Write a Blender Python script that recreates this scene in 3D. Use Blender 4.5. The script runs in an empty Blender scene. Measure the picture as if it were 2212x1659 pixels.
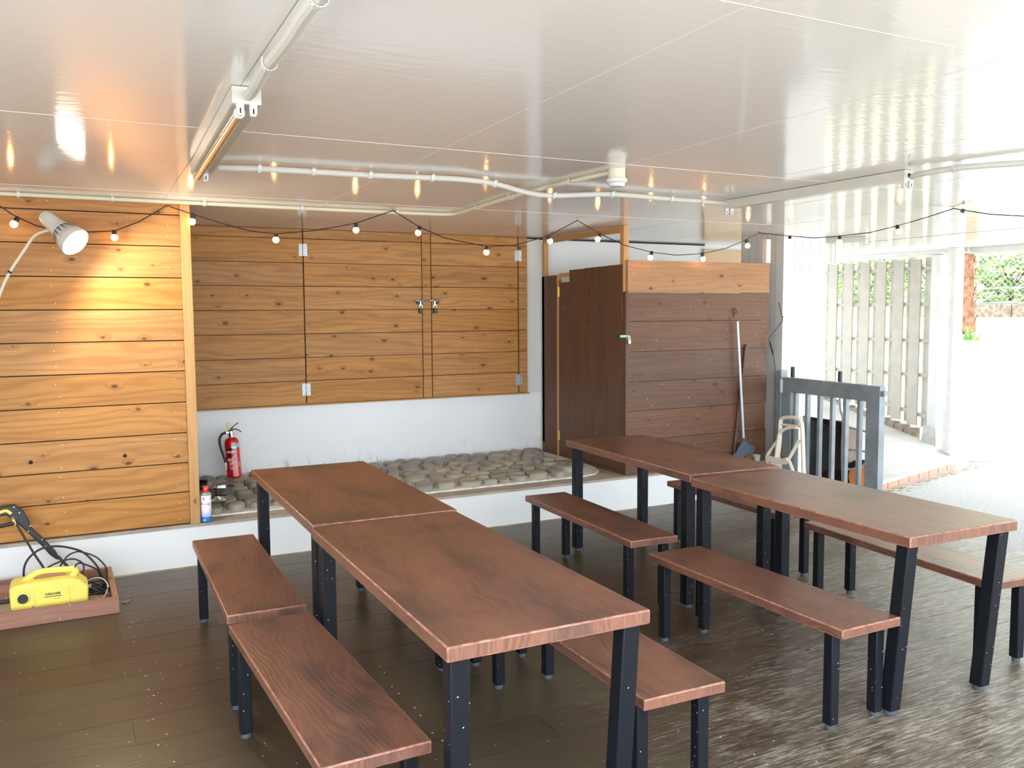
import bpy, math, random
from mathutils import Matrix, Vector
random.seed(7)
D = bpy.data; SC = bpy.context.scene; COL = SC.collection
PI = math.pi

# ------------------------------------------------------------ camera
def make_camera():
    a, b, c = -0.47927, 0.080393, -0.0063225
    Rz = Matrix(((math.cos(a), math.sin(a), 0), (-math.sin(a), math.cos(a), 0), (0, 0, 1)))
    M = Matrix(((1, 0, 0), (0, 0, -1), (0, 1, 0))) @ Rz
    Rx = Matrix(((1, 0, 0), (0, math.cos(b), -math.sin(b)), (0, math.sin(b), math.cos(b))))
    Rr = Matrix(((math.cos(c), -math.sin(c), 0), (math.sin(c), math.cos(c), 0), (0, 0, 1)))
    R = Rr @ Rx @ M
    cd = D.cameras.new('camera'); o = D.objects.new('camera', cd); COL.objects.link(o)
    cd.sensor_width = 36; cd.lens = 1911 / 2212 * 36; cd.clip_start = .05; cd.clip_end = 300
    r, d, f = R[0], R[1], R[2]
    m = Matrix(((r[0], -d[0], -f[0]), (r[1], -d[1], -f[1]), (r[2], -d[2], -f[2]))).to_4x4()
    m.translation = (0, 0, 1.55); o.matrix_world = m; SC.camera = o
make_camera()

# ------------------------------------------------------------ world, sun, exposure
w = D.worlds.new('sky'); SC.world = w; w.use_nodes = True
bg = w.node_tree.nodes['Background']
bg.inputs[0].default_value = (.80, .90, 1, 1); bg.inputs[1].default_value = 2.8
sd = D.lights.new('sun', 'SUN'); sd.energy = 4; sd.angle = math.radians(12); sd.color = (1, .96, .88)
so = D.objects.new('sun', sd); COL.objects.link(so)
so.rotation_euler = Vector((.04, -.10, 1)).to_track_quat('Z', 'Y').to_euler()
SC.view_settings.view_transform = 'Standard'; SC.view_settings.look = 'None'
SC.view_settings.gamma = 1; SC.view_settings.use_curve_mapping = False
SC.view_settings.exposure = 1.55
SC.cycles.use_denoising = True
SC.cycles.max_bounces = 10; SC.cycles.diffuse_bounces = 6; SC.cycles.glossy_bounces = 4
SC.cycles.transparent_max_bounces = 12
SC.cycles.sample_clamp_indirect = 8

# ------------------------------------------------------------ node helpers
def newmat(name):
    m = D.materials.new(name); m.use_nodes = True
    nt = m.node_tree
    return m, nt, nt.nodes['Principled BSDF']
def nd(nt, t, **k):
    n = nt.nodes.new(t)
    for a, v in k.items():
        if a[0] == 'i' and a[1:].isdigit(): n.inputs[int(a[1:])].default_value = v
        else: setattr(n, a, v)
    return n
def lk(nt, a, b): nt.links.new(a, b)
def mth(nt, op, a, b=None, c=None, clamp=False):
    n = nt.nodes.new('ShaderNodeMath'); n.operation = op; n.use_clamp = clamp
    for i, v in enumerate((a, b, c)):
        if v is None: continue
        if isinstance(v, (int, float)): n.inputs[i].default_value = v
        else: nt.links.new(v, n.inputs[i])
    return n.outputs[0]
def mixc(nt, f, a, b, mode='MIX'):
    n = nt.nodes.new('ShaderNodeMix'); n.data_type = 'RGBA'; n.blend_type = mode
    for i, v in ((0, f), (6, a), (7, b)):
        if isinstance(v, (int, float)): n.inputs[i].default_value = v
        elif isinstance(v, tuple): n.inputs[i].default_value = (*v, 1) if len(v) == 3 else v
        else: nt.links.new(v, n.inputs[i])
    return n.outputs[2]
def ramp(nt, f, a, b):   # smoothstep a..b -> 0..1
    n = nd(nt, 'ShaderNodeMapRange', interpolation_type='SMOOTHSTEP')
    lk(nt, f, n.inputs[0]); n.inputs[1].default_value = a; n.inputs[2].default_value = b
    return n.outputs[0]
def noise(nt, vec, scale, detail=3, rough=.55, dist=0):
    n = nd(nt, 'ShaderNodeTexNoise'); n.inputs['Scale'].default_value = scale
    n.inputs['Detail'].default_value = detail; n.inputs['Roughness'].default_value = rough
    n.inputs['Distortion'].default_value = dist
    if vec is not None: lk(nt, vec, n.inputs['Vector'])
    return n.outputs[0]
def scaled(nt, vec, s):
    n = nd(nt, 'ShaderNodeVectorMath', operation='MULTIPLY'); lk(nt, vec, n.inputs[0]); n.inputs[1].default_value = s
    return n.outputs[0]
def bump(nt, bs, h, strength, dist=.002):
    b = nd(nt, 'ShaderNodeBump'); b.inputs['Strength'].default_value = strength; b.inputs['Distance'].default_value = dist
    lk(nt, h, b.inputs['Height']); lk(nt, b.outputs[0], bs.inputs['Normal'])

def plain(name, col, rough=.5, metal=0, var=0, vs=8, bmp=0, bs=60, emit=None, es=0, alpha=None, trans=0, coat=0):
    m, nt, p = newmat(name)
    p.inputs['Base Color'].default_value = (*col, 1); p.inputs['Roughness'].default_value = rough
    p.inputs['Metallic'].default_value = metal; p.inputs['Transmission Weight'].default_value = trans
    p.inputs['Coat Weight'].default_value = coat
    tc = nd(nt, 'ShaderNodeTexCoord').outputs['Object']
    if var:
        f = noise(nt, tc, vs, 4)
        lk(nt, mixc(nt, ramp(nt, f, .3, .7), tuple(c * (1 - var) for c in col), tuple(min(1, c * (1 + var)) for c in col)), p.inputs['Base Color'])
    if bmp: bump(nt, p, noise(nt, tc, bs, 3), bmp)
    if emit: p.inputs['Emission Color'].default_value = (*emit, 1); p.inputs['Emission Strength'].default_value = es
    return m

def wood(name, base, dark, knotc, rough=.5, ring=.35, knots=.3, fib=.25, bvar=.12, speck=0, bmp=.3, grey=0, spec=.25):
    m, nt, p = newmat(name)
    uv = nd(nt, 'ShaderNodeUVMap').outputs[0]
    rn = nd(nt, 'ShaderNodeAttribute', attribute_name='rnd').outputs['Fac']
    off = nd(nt, 'ShaderNodeCombineXYZ'); lk(nt, mth(nt, 'MULTIPLY', rn, 53.1), off.inputs[0]); lk(nt, mth(nt, 'MULTIPLY', rn, 31.7), off.inputs[1])
    va = nd(nt, 'ShaderNodeVectorMath', operation='ADD'); lk(nt, uv, va.inputs[0]); lk(nt, off.outputs[0], va.inputs[1]); P = va.outputs[0]
    sep = nd(nt, 'ShaderNodeSeparateXYZ'); lk(nt, P, sep.inputs[0])
    vo = nd(nt, 'ShaderNodeTexVoronoi', voronoi_dimensions='2D'); lk(nt, scaled(nt, P, (4.4, 8, 1)), vo.inputs['Vector']); vo.inputs['Scale'].default_value = 1
    vc = nd(nt, 'ShaderNodeSeparateColor'); lk(nt, vo.outputs['Color'], vc.inputs[0])
    gate = mth(nt, 'LESS_THAN', vc.outputs[0], knots)
    kd = mth(nt, 'ADD', vo.outputs['Distance'], mth(nt, 'MULTIPLY', vc.outputs[1], .06))
    halo = mth(nt, 'MULTIPLY', gate, mth(nt, 'SUBTRACT', 1, ramp(nt, kd, .04, .30)))
    knot = mth(nt, 'MULTIPLY', gate, mth(nt, 'SUBTRACT', 1, ramp(nt, kd, .05, .125)))
    lo = noise(nt, scaled(nt, P, (.9, 5.5, 1)), 1.0, 2)
    ph = mth(nt, 'ADD', mth(nt, 'MULTIPLY', lo, 34), mth(nt, 'MULTIPLY', sep.outputs[1], 130))
    ph = mth(nt, 'ADD', ph, mth(nt, 'MULTIPLY', halo, 6))
    rg = mth(nt, 'POWER', mth(nt, 'ADD', mth(nt, 'MULTIPLY', mth(nt, 'SINE', ph), .5), .5), 2.2)
    fb = noise(nt, scaled(nt, P, (5, 210, 1)), 1.0, 3)
    st = noise(nt, scaled(nt, P, (.8, 9, 1)), 1.0, 3)
    c = mixc(nt, mth(nt, 'MULTIPLY', rg, ring), base, dark)
    c = mixc(nt, mth(nt, 'MULTIPLY', ramp(nt, fb, .35, .7), fib), c, dark)
    c = mixc(nt, mth(nt, 'MULTIPLY', ramp(nt, st, .45, .75), fib * 1.4), c, dark)
    c = mixc(nt, mth(nt, 'MULTIPLY', halo, .38), c, dark)
    c = mixc(nt, mth(nt, 'MULTIPLY', knot, .9), c, knotc)
    hs = nd(nt, 'ShaderNodeHueSaturation'); lk(nt, c, hs.inputs['Color'])
    lk(nt, mth(nt, 'ADD', 1 - bvar, mth(nt, 'MULTIPLY', mth(nt, 'FRACT', mth(nt, 'MULTIPLY', rn, 7.31)), 2 * bvar)), hs.inputs['Value'])
    lk(nt, mth(nt, 'ADD', 1 - bvar * .7, mth(nt, 'MULTIPLY', mth(nt, 'FRACT', mth(nt, 'MULTIPLY', rn, 3.17)), 1.2 * bvar)), hs.inputs['Saturation'])
    c = hs.outputs[0]
    if grey:
        g = noise(nt, scaled(nt, P, (2.2, 5, 1)), 1.2, 5, .7)
        c = mixc(nt, mth(nt, 'MULTIPLY', ramp(nt, g, .5, .75), grey), c, (.42, .36, .31))
    if speck:
        v2 = nd(nt, 'ShaderNodeTexVoronoi', voronoi_dimensions='2D'); lk(nt, scaled(nt, P, (22, 22, 1)), v2.inputs['Vector']); v2.inputs['Scale'].default_value = 1
        s2 = nd(nt, 'ShaderNodeSeparateColor'); lk(nt, v2.outputs['Color'], s2.inputs[0])
        sp = mth(nt, 'MULTIPLY', mth(nt, 'LESS_THAN', v2.outputs['Distance'], .07), mth(nt, 'LESS_THAN', s2.outputs[0], speck))
        c = mixc(nt, sp, c, (.6, .54, .46))
    lk(nt, c, p.inputs['Base Color'])
    p.inputs['Roughness'].default_value = rough; p.inputs['Specular IOR Level'].default_value = spec
    if bmp: bump(nt, p, mth(nt, 'ADD', fb, mth(nt, 'MULTIPLY', rg, -.8)), bmp, .0015)
    return m

M = {}
M['cedar'] = wood('honey_cedar', (.475, .228, .066), (.24, .092, .02), (.08, .03, .01), rough=.48, ring=.42, knots=.34, fib=.36, bvar=.055)
M['post'] = wood('pale_pine', (.50, .285, .115), (.33, .16, .055), (.2, .08, .03), rough=.5, ring=.25, knots=.15, bvar=.03)
M['fresh'] = wood('bare_pine', (.37, .20, .105), (.24, .115, .055), (.09, .04, .02), rough=.6, ring=.4, knots=.35, bvar=.04, speck=.1)
M['stain'] = wood('brown_stained_board', (.135, .060, .031), (.08, .034, .018), (.04, .017, .01), rough=.42, ring=.4, knots=.4, fib=.35, bvar=.12, speck=.03, grey=.06)
M['stain2'] = wood('brown_stained_door', (.125, .060, .034), (.08, .037, .021), (.035, .016, .01), rough=.45, ring=.3, knots=.25, fib=.3, bvar=.06, speck=.02)
M['tray'] = wood('faded_red_board', (.34, .165, .11), (.22, .10, .065), (.08, .03, .02), rough=.6, ring=.3, knots=.3, bvar=.08, speck=.12, grey=.25)

def deck_mat():
    m = wood('deck_stain', (.066, .042, .024), (.042, .026, .015), (.03, .018, .01), rough=.3, ring=.3, knots=.22, fib=.3, bvar=.10, speck=.05, bmp=.22, spec=.42)
    nt = m.node_tree; p = nt.nodes['Principled BSDF']
    c0 = p.inputs['Base Color'].links[0].from_socket
    tc = nd(nt, 'ShaderNodeTexCoord').outputs['Object']; sx = nd(nt, 'ShaderNodeSeparateXYZ'); lk(nt, tc, sx.inputs[0])
    green = noise(nt, scaled(nt, tc, (.8, .9, 1)), 1.1, 3)
    c0 = mixc(nt, mth(nt, 'MULTIPLY', ramp(nt, green, .42, .62), .55), c0, (.085, .075, .045))
    # foot-worn strip along the open side
    wear = mth(nt, 'ADD', mth(nt, 'MULTIPLY', sx.outputs[0], .34), mth(nt, 'MULTIPLY', sx.outputs[1], -.30))
    scr = mth(nt, 'ADD', mth(nt, 'MULTIPLY', noise(nt, scaled(nt, tc, (5, 60, 1)), 1.4, 8, .78), .72), mth(nt, 'MULTIPLY', noise(nt, scaled(nt, tc, (8, 20, 1)), 1.5, 8, .75), .28))
    big = noise(nt, scaled(nt, tc, (.9, 2.2, 1)), 1.3, 4, .6)
    wv = mth(nt, 'ADD', mth(nt, 'ADD', wear, mth(nt, 'MULTIPLY', mth(nt, 'SUBTRACT', scr, .5), 3.6)), mth(nt, 'MULTIPLY', mth(nt, 'SUBTRACT', big, .5), 1.5))
    wm = ramp(nt, wv, -.12, .75)
    pale = mixc(nt, ramp(nt, scr, .42, .60), (.13, .105, .08), (.37, .33, .285))
    c1 = mixc(nt, mth(nt, 'MULTIPLY', wm, .85), c0, pale)
    lk(nt, c1, p.inputs['Base Color'])
    rr = nd(nt, 'ShaderNodeMapRange'); lk(nt, wm, rr.inputs[0]); rr.inputs[3].default_value = .36; rr.inputs[4].default_value = .46
    lk(nt, rr.outputs[0], p.inputs['Roughness'])
    return m
M['deck'] = deck_mat()

def copper_wood():
    m, nt, p = newmat('copper_brown_embossed_top')
    uv = nd(nt, 'ShaderNodeUVMap').outputs[0]
    rn = nd(nt, 'ShaderNodeAttribute', attribute_name='rnd').outputs['Fac']
    oi = nd(nt, 'ShaderNodeObjectInfo').outputs['Random']
    r2 = mth(nt, 'ADD', rn, oi)
    off = nd(nt, 'ShaderNodeCombineXYZ'); lk(nt, mth(nt, 'MULTIPLY', r2, 23.1), off.inputs[0]); lk(nt, mth(nt, 'MULTIPLY', r2, 11.7), off.inputs[1])
    va = nd(nt, 'ShaderNodeVectorMath', operation='ADD'); lk(nt, uv, va.inputs[0]); lk(nt, off.outputs[0], va.inputs[1]); P = va.outputs[0]
    sep = nd(nt, 'ShaderNodeSeparateXYZ'); lk(nt, P, sep.inputs[0])
    lo = noise(nt, scaled(nt, P, (1.1, 3.2, 1)), 1.0, 3)
    ph = mth(nt, 'ADD', mth(nt, 'MULTIPLY', lo, 95), mth(nt, 'MULTIPLY', sep.outputs[1], 210))
    rg = mth(nt, 'ADD', mth(nt, 'MULTIPLY', mth(nt, 'SINE', ph), .5), .5)
    fb = noise(nt, scaled(nt, P, (16, 300, 1)), 1.0, 4, .7)
    msk = noise(nt, scaled(nt, P, (2.2, 7, 1)), 1.3, 4)
    cl = noise(nt, scaled(nt, P, (1.5, 3, 1)), 1.6, 3)
    c = mixc(nt, mth(nt, 'MULTIPLY', mth(nt, 'MULTIPLY', rg, ramp(nt, msk, .42, .62)), .6), (.225, .100, .064), (.10, .045, .032))
    c = mixc(nt, mth(nt, 'MULTIPLY', ramp(nt, fb, .42, .60), .5), c, (.09, .04, .028))
    c = mixc(nt, mth(nt, 'MULTIPLY', ramp(nt, cl, .50, .66), .7), c, (.075, .045, .034))
    c = mixc(nt, mth(nt, 'MULTIPLY', ramp(nt, cl, .45, .3), .35), c, (.26, .125, .07))
    lk(nt, c, p.inputs['Base Color']); p.inputs['Metallic'].default_value = .12
    p.inputs['Roughness'].default_value = .33; p.inputs['Specular IOR Level'].default_value = .32; p.inputs['Coat Weight'].default_value = .08; p.inputs['Coat Roughness'].default_value = .2
    bump(nt, p, mth(nt, 'ADD', mth(nt, 'MULTIPLY', rg, .7), fb), .45, .0012)
    return m
M['top'] = copper_wood()
M['edge'] = plain('worn_copper_edge', (.29, .13, .09), .42, .1, var=.4, vs=40)
def black_leg():
    m, nt, p = newmat('black_powder_coat')
    tc = nd(nt, 'ShaderNodeTexCoord').outputs['Object']
    v = nd(nt, 'ShaderNodeTexVoronoi'); lk(nt, tc, v.inputs['Vector']); v.inputs['Scale'].default_value = 55
    s = nd(nt, 'ShaderNodeSeparateColor'); lk(nt, v.outputs['Color'], s.inputs[0])
    sp = mth(nt, 'MULTIPLY', mth(nt, 'LESS_THAN', v.outputs['Distance'], .13), mth(nt, 'LESS_THAN', s.outputs[0], .25))
    lk(nt, mixc(nt, sp, (.008, .009, .012), (.30, .31, .32)), p.inputs['Base Color']); p.inputs['Specular IOR Level'].default_value = .14
    p.inputs['Roughness'].default_value = .42
    return m
M['leg'] = black_leg()
M['foot'] = plain('grey_rubber', (.06, .075, .09), .6)

def ceiling_mat():
    m, nt, p = newmat('glossy_ceiling_enamel')
    tc = nd(nt, 'ShaderNodeTexCoord').outputs['Object']
    f = noise(nt, tc, .7, 2)
    lk(nt, mixc(nt, f, (.76, .73, .70), (.80, .775, .75)), p.inputs['Base Color'])
    p.inputs['Roughness'].default_value = .09; p.inputs['Specular IOR Level'].default_value = .5
    h = mth(nt, 'ADD', noise(nt, scaled(nt, tc, (3.5, 14, 1)), 2.2, 3), mth(nt, 'MULTIPLY', noise(nt, tc, 90, 2), .18))
    bump(nt, p, h, .35, .0022)
    return m
M['ceil'] = ceiling_mat()
M['bead'] = plain('ceiling_joint_bead', (.70, .66, .61), .5)
M['groove'] = plain('ceiling_joint_dark', (.30, .27, .23), .6)
def white_wall(name, col, dirt):
    m, nt, p = newmat(name)
    g = nd(nt, 'ShaderNodeNewGeometry').outputs['Position']; s = nd(nt, 'ShaderNodeSeparateXYZ'); lk(nt, g, s.inputs[0])
    n1 = noise(nt, g, 2.2, 5, .65); n2 = noise(nt, scaled(nt, g, (5, 5, 3)), 3, 5, .7)
    c = mixc(nt, mth(nt, 'MULTIPLY', ramp(nt, n1, .45, .75), .15), col, tuple(x * .8 for x in col))
    low = mth(nt, 'MULTIPLY', ramp(nt, s.outputs[2], .265, .30), mth(nt, 'SUBTRACT', 1, ramp(nt, s.outputs[2], .30, .46)))
    c = mixc(nt, mth(nt, 'MULTIPLY', mth(nt, 'MULTIPLY', low, ramp(nt, n2, .56, .70)), dirt), c, (.30, .30, .24))
    lk(nt, c, p.inputs['Base Color']); p.inputs['Roughness'].default_value = .65
    bump(nt, p, noise(nt, g, 45, 4), .12)
    return m
M['white'] = white_wall('white_masonry_paint', (.74, .75, .755), .7)
M['white2'] = white_wall('white_board_paint', (.62, .61, .585), 0)
M['fence'] = plain('cream_fence_paint', (.36, .325, .27), .6, var=.06, bmp=.1)
M['whiteout'] = plain('white_post_paint', (.55, .54, .51), .55, var=.05)
M['conc'] = plain('pale_concrete', (.42, .41, .38), .85, var=.08, vs=3, bmp=.3)
M['ledge'] = plain('plinth_cement', (.36, .31, .25), .85, var=.15, vs=6, bmp=.3)
M['conc_grey'] = plain('grey_concrete', (.40, .39, .36), .9, var=.2, vs=6, bmp=.3)
M['asphalt'] = plain('pale_asphalt', (.37, .37, .36), .9, var=.22, vs=60, bmp=.6, bs=150)
M['mortar'] = plain('mortar', (.64, .62, .58), .9, var=.15, vs=20, bmp=.5)
def stone_mat():
    m, nt, p = newmat('river_stone')
    rn = nd(nt, 'ShaderNodeAttribute', attribute_name='rnd').outputs['Fac']
    cr = nd(nt, 'ShaderNodeValToRGB'); lk(nt, rn, cr.inputs[0])
    e = cr.color_ramp.elements; e[0].color = (.24, .23, .20, 1); e[1].color = (.34, .315, .265, 1)
    for q, c in ((.25, (.30, .29, .245, 1)), (.5, (.34, .305, .24, 1)), (.72, (.22, .215, .20, 1)), (.9, (.42, .34, .24, 1))):
        x = e.new(q); x.color = c
    g = nd(nt, 'ShaderNodeNewGeometry').outputs['Position']
    n = noise(nt, g, 18, 5, .7)
    lk(nt, mixc(nt, mth(nt, 'MULTIPLY', ramp(nt, n, .4, .75), .4), cr.outputs[0], (.36, .34, .30)), p.inputs['Base Color'])
    p.inputs['Roughness'].default_value = .6; bump(nt, p, n, .4, .004)
    return m
M['stone'] = stone_mat()
M['steel'] = plain('galvanised_steel', (.42, .43, .44), .45, .7, var=.1)
M['screw'] = plain('screw_head', (.5, .5, .48), .5, .3)
M['brass'] = plain('brass', (.65, .50, .12), .35, .8)
M['chrome'] = plain('chrome', (.8, .8, .8), .15, 1)
M['black'] = plain('black_plastic', (.014, .014, .016), .45)
M['rubber'] = plain('black_rubber', (.012, .012, .013), .5)
M['seam'] = plain('dusty_deck_gap', (.26, .22, .16), .9, var=.5, vs=5)
M['dark'] = plain('dark_gap', (.02, .014, .01), .9)
M['ivory'] = plain('ivory_plastic', (.60, .57, .44), .4)
M['wplastic'] = plain('white_plastic', (.60, .60, .58), .35)
M['fixture'] = plain('fixture_enamel', (.56, .545, .49), .3, var=.04)
M['wrap'] = plain('taped_cable', (.54, .52, .47), .6, bmp=.5, bs=90)
M['brasstube'] = plain('dusty_tube', (.50, .42, .26), .18, .6)
M['gate'] = plain('grey_blue_metal_paint', (.23, .265, .285), .45, .1, var=.14, vs=7)
M['stool'] = plain('cream_moulded_plastic', (.72, .65, .55), .4)
M['red'] = plain('red_enamel', (.55, .012, .01), .22, coat=.4)
M['yellow'] = plain('yellow_plastic', (.78, .66, .12), .4, var=.05, vs=14)
M['orange'] = plain('orange_plastic', (.75, .26, .06), .45)
M['bin'] = plain('rusty_steel_sheet', (.085, .045, .03), .5, .3, var=.4, vs=5)
M['bingrey'] = plain('dark_grey_sheet', (.10, .105, .11), .5, .3, var=.2)
M['rust'] = plain('rusty_rod', (.10, .06, .045), .6, .4, var=.3, vs=30)
M['bristle'] = plain('straw_bristle', (.28, .17, .09), .8)
M['broom'] = plain('slate_plastic', (.07, .09, .125), .5)
M['alum'] = plain('aluminium_handle', (.46, .48, .53), .35, .4)
M['bark'] = plain('palm_trunk_bark', (.20, .085, .05), .9, var=.45, vs=9)
M['leaf'] = plain('green_leaf', (.11, .22, .04), .6, var=.4, vs=3)
M['leafp'] = plain('pale_leaf', (.20, .28, .07), .6, var=.3, vs=3)
M['grass'] = plain('dry_pale_grass', (.50, .52, .32), .95, var=.25, vs=1.5)
M['path'] = plain('bleached_gravel', (.60, .58, .54), .95, var=.12, vs=6)
M['brick'] = plain('red_brick', (.52, .22, .16), .8, var=.25, vs=8, bmp=.3)
M['brickcap'] = plain('pale_brick_top', (.75, .66, .56), .8, var=.1)
M['block'] = plain('split_face_block', (.20, .155, .12), .95, var=.35, vs=14, bmp=1, bs=30)
M['wire'] = plain('fence_wire', (.4, .42, .4), .4, .6)
M['foil'] = plain('crumpled_foil', (.55, .56, .52), .3, .8)
M['pot'] = plain('brushed_steel', (.45, .44, .42), .25, .9, var=.1)
M['teal'] = plain('mint_enamel', (.20, .50, .42), .4)
M['holo'] = plain('silver_green_sticker', (.35, .62, .58), .2, .3)
M['label_black'] = plain('black_label', (.01, .01, .012), .3)
M['text_white'] = plain('white_print', (.85, .85, .85), .5)
M['text_black'] = plain('black_print', (.03, .03, .02), .5)
M['text_red'] = plain('red_print', (.65, .03, .05), .5)
M['blue'] = plain('blue_sticker', (.15, .35, .75), .4)
M['ystick'] = plain('yellow_sticker', (.80, .62, .03), .4)
M['panelwood'] = plain('veneer_panel', (.56, .38, .22), .45, var=.08, vs=2)
def emis(name, col, s):
    m = D.materials.new(name); m.use_nodes = True; nt = m.node_tree; nt.nodes.clear()
    e = nd(nt, 'ShaderNodeEmission', i0=(*col, 1), i1=s); o = nd(nt, 'ShaderNodeOutputMaterial'); lk(nt, e.outputs[0], o.inputs[0]); return m
M['filament'] = emis('glowing_filament', (1, .50, .14), 70)
M['lamp'] = emis('lamp_face_glow', (1, .86, .62), 26)
def globe():
    m = D.materials.new('warm_glass_globe'); m.use_nodes = True; nt = m.node_tree; p = nt.nodes['Principled BSDF']
    p.inputs['Base Color'].default_value = (1, .93, .8, 1); p.inputs['Roughness'].default_value = .08
    p.inputs['Emission Color'].default_value = (1, .66, .3, 1); p.inputs['Emission Strength'].default_value = .9
    t = nd(nt, 'ShaderNodeBsdfTransparent', i0=(1, .9, .72, 1)); mx = nd(nt, 'ShaderNodeMixShader', i0=.42)
    lk(nt, t.outputs[0], mx.inputs[1]); lk(nt, p.outputs[0], mx.inputs[2]); lk(nt, mx.outputs[0], nt.nodes['Material Output'].inputs[0])
    return m
M['globe'] = globe()
def can_mat():
    m, nt, p = newmat('spray_can_print')
    tc = nd(nt, 'ShaderNodeTexCoord').outputs['Object']; s = nd(nt, 'ShaderNodeSeparateXYZ'); lk(nt, tc, s.inputs[0])
    ang = mth(nt, 'ARCTAN2', s.outputs[1], s.outputs[0])
    stripe = mth(nt, 'GREATER_THAN', mth(nt, 'SINE', mth(nt, 'MULTIPLY', ang, 34)), -.2)
    g = ramp(nt, s.outputs[2], .095, .03)
    f = mth(nt, 'MULTIPLY', g, mth(nt, 'MAXIMUM', stripe, mth(nt, 'LESS_THAN', s.outputs[2], .035)))
    lk(nt, mixc(nt, f, (.78, .80, .86), (.02, .17, .55)), p.inputs['Base Color']); p.inputs['Roughness'].default_value = .3
    return m
M['can'] = can_mat()

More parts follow.
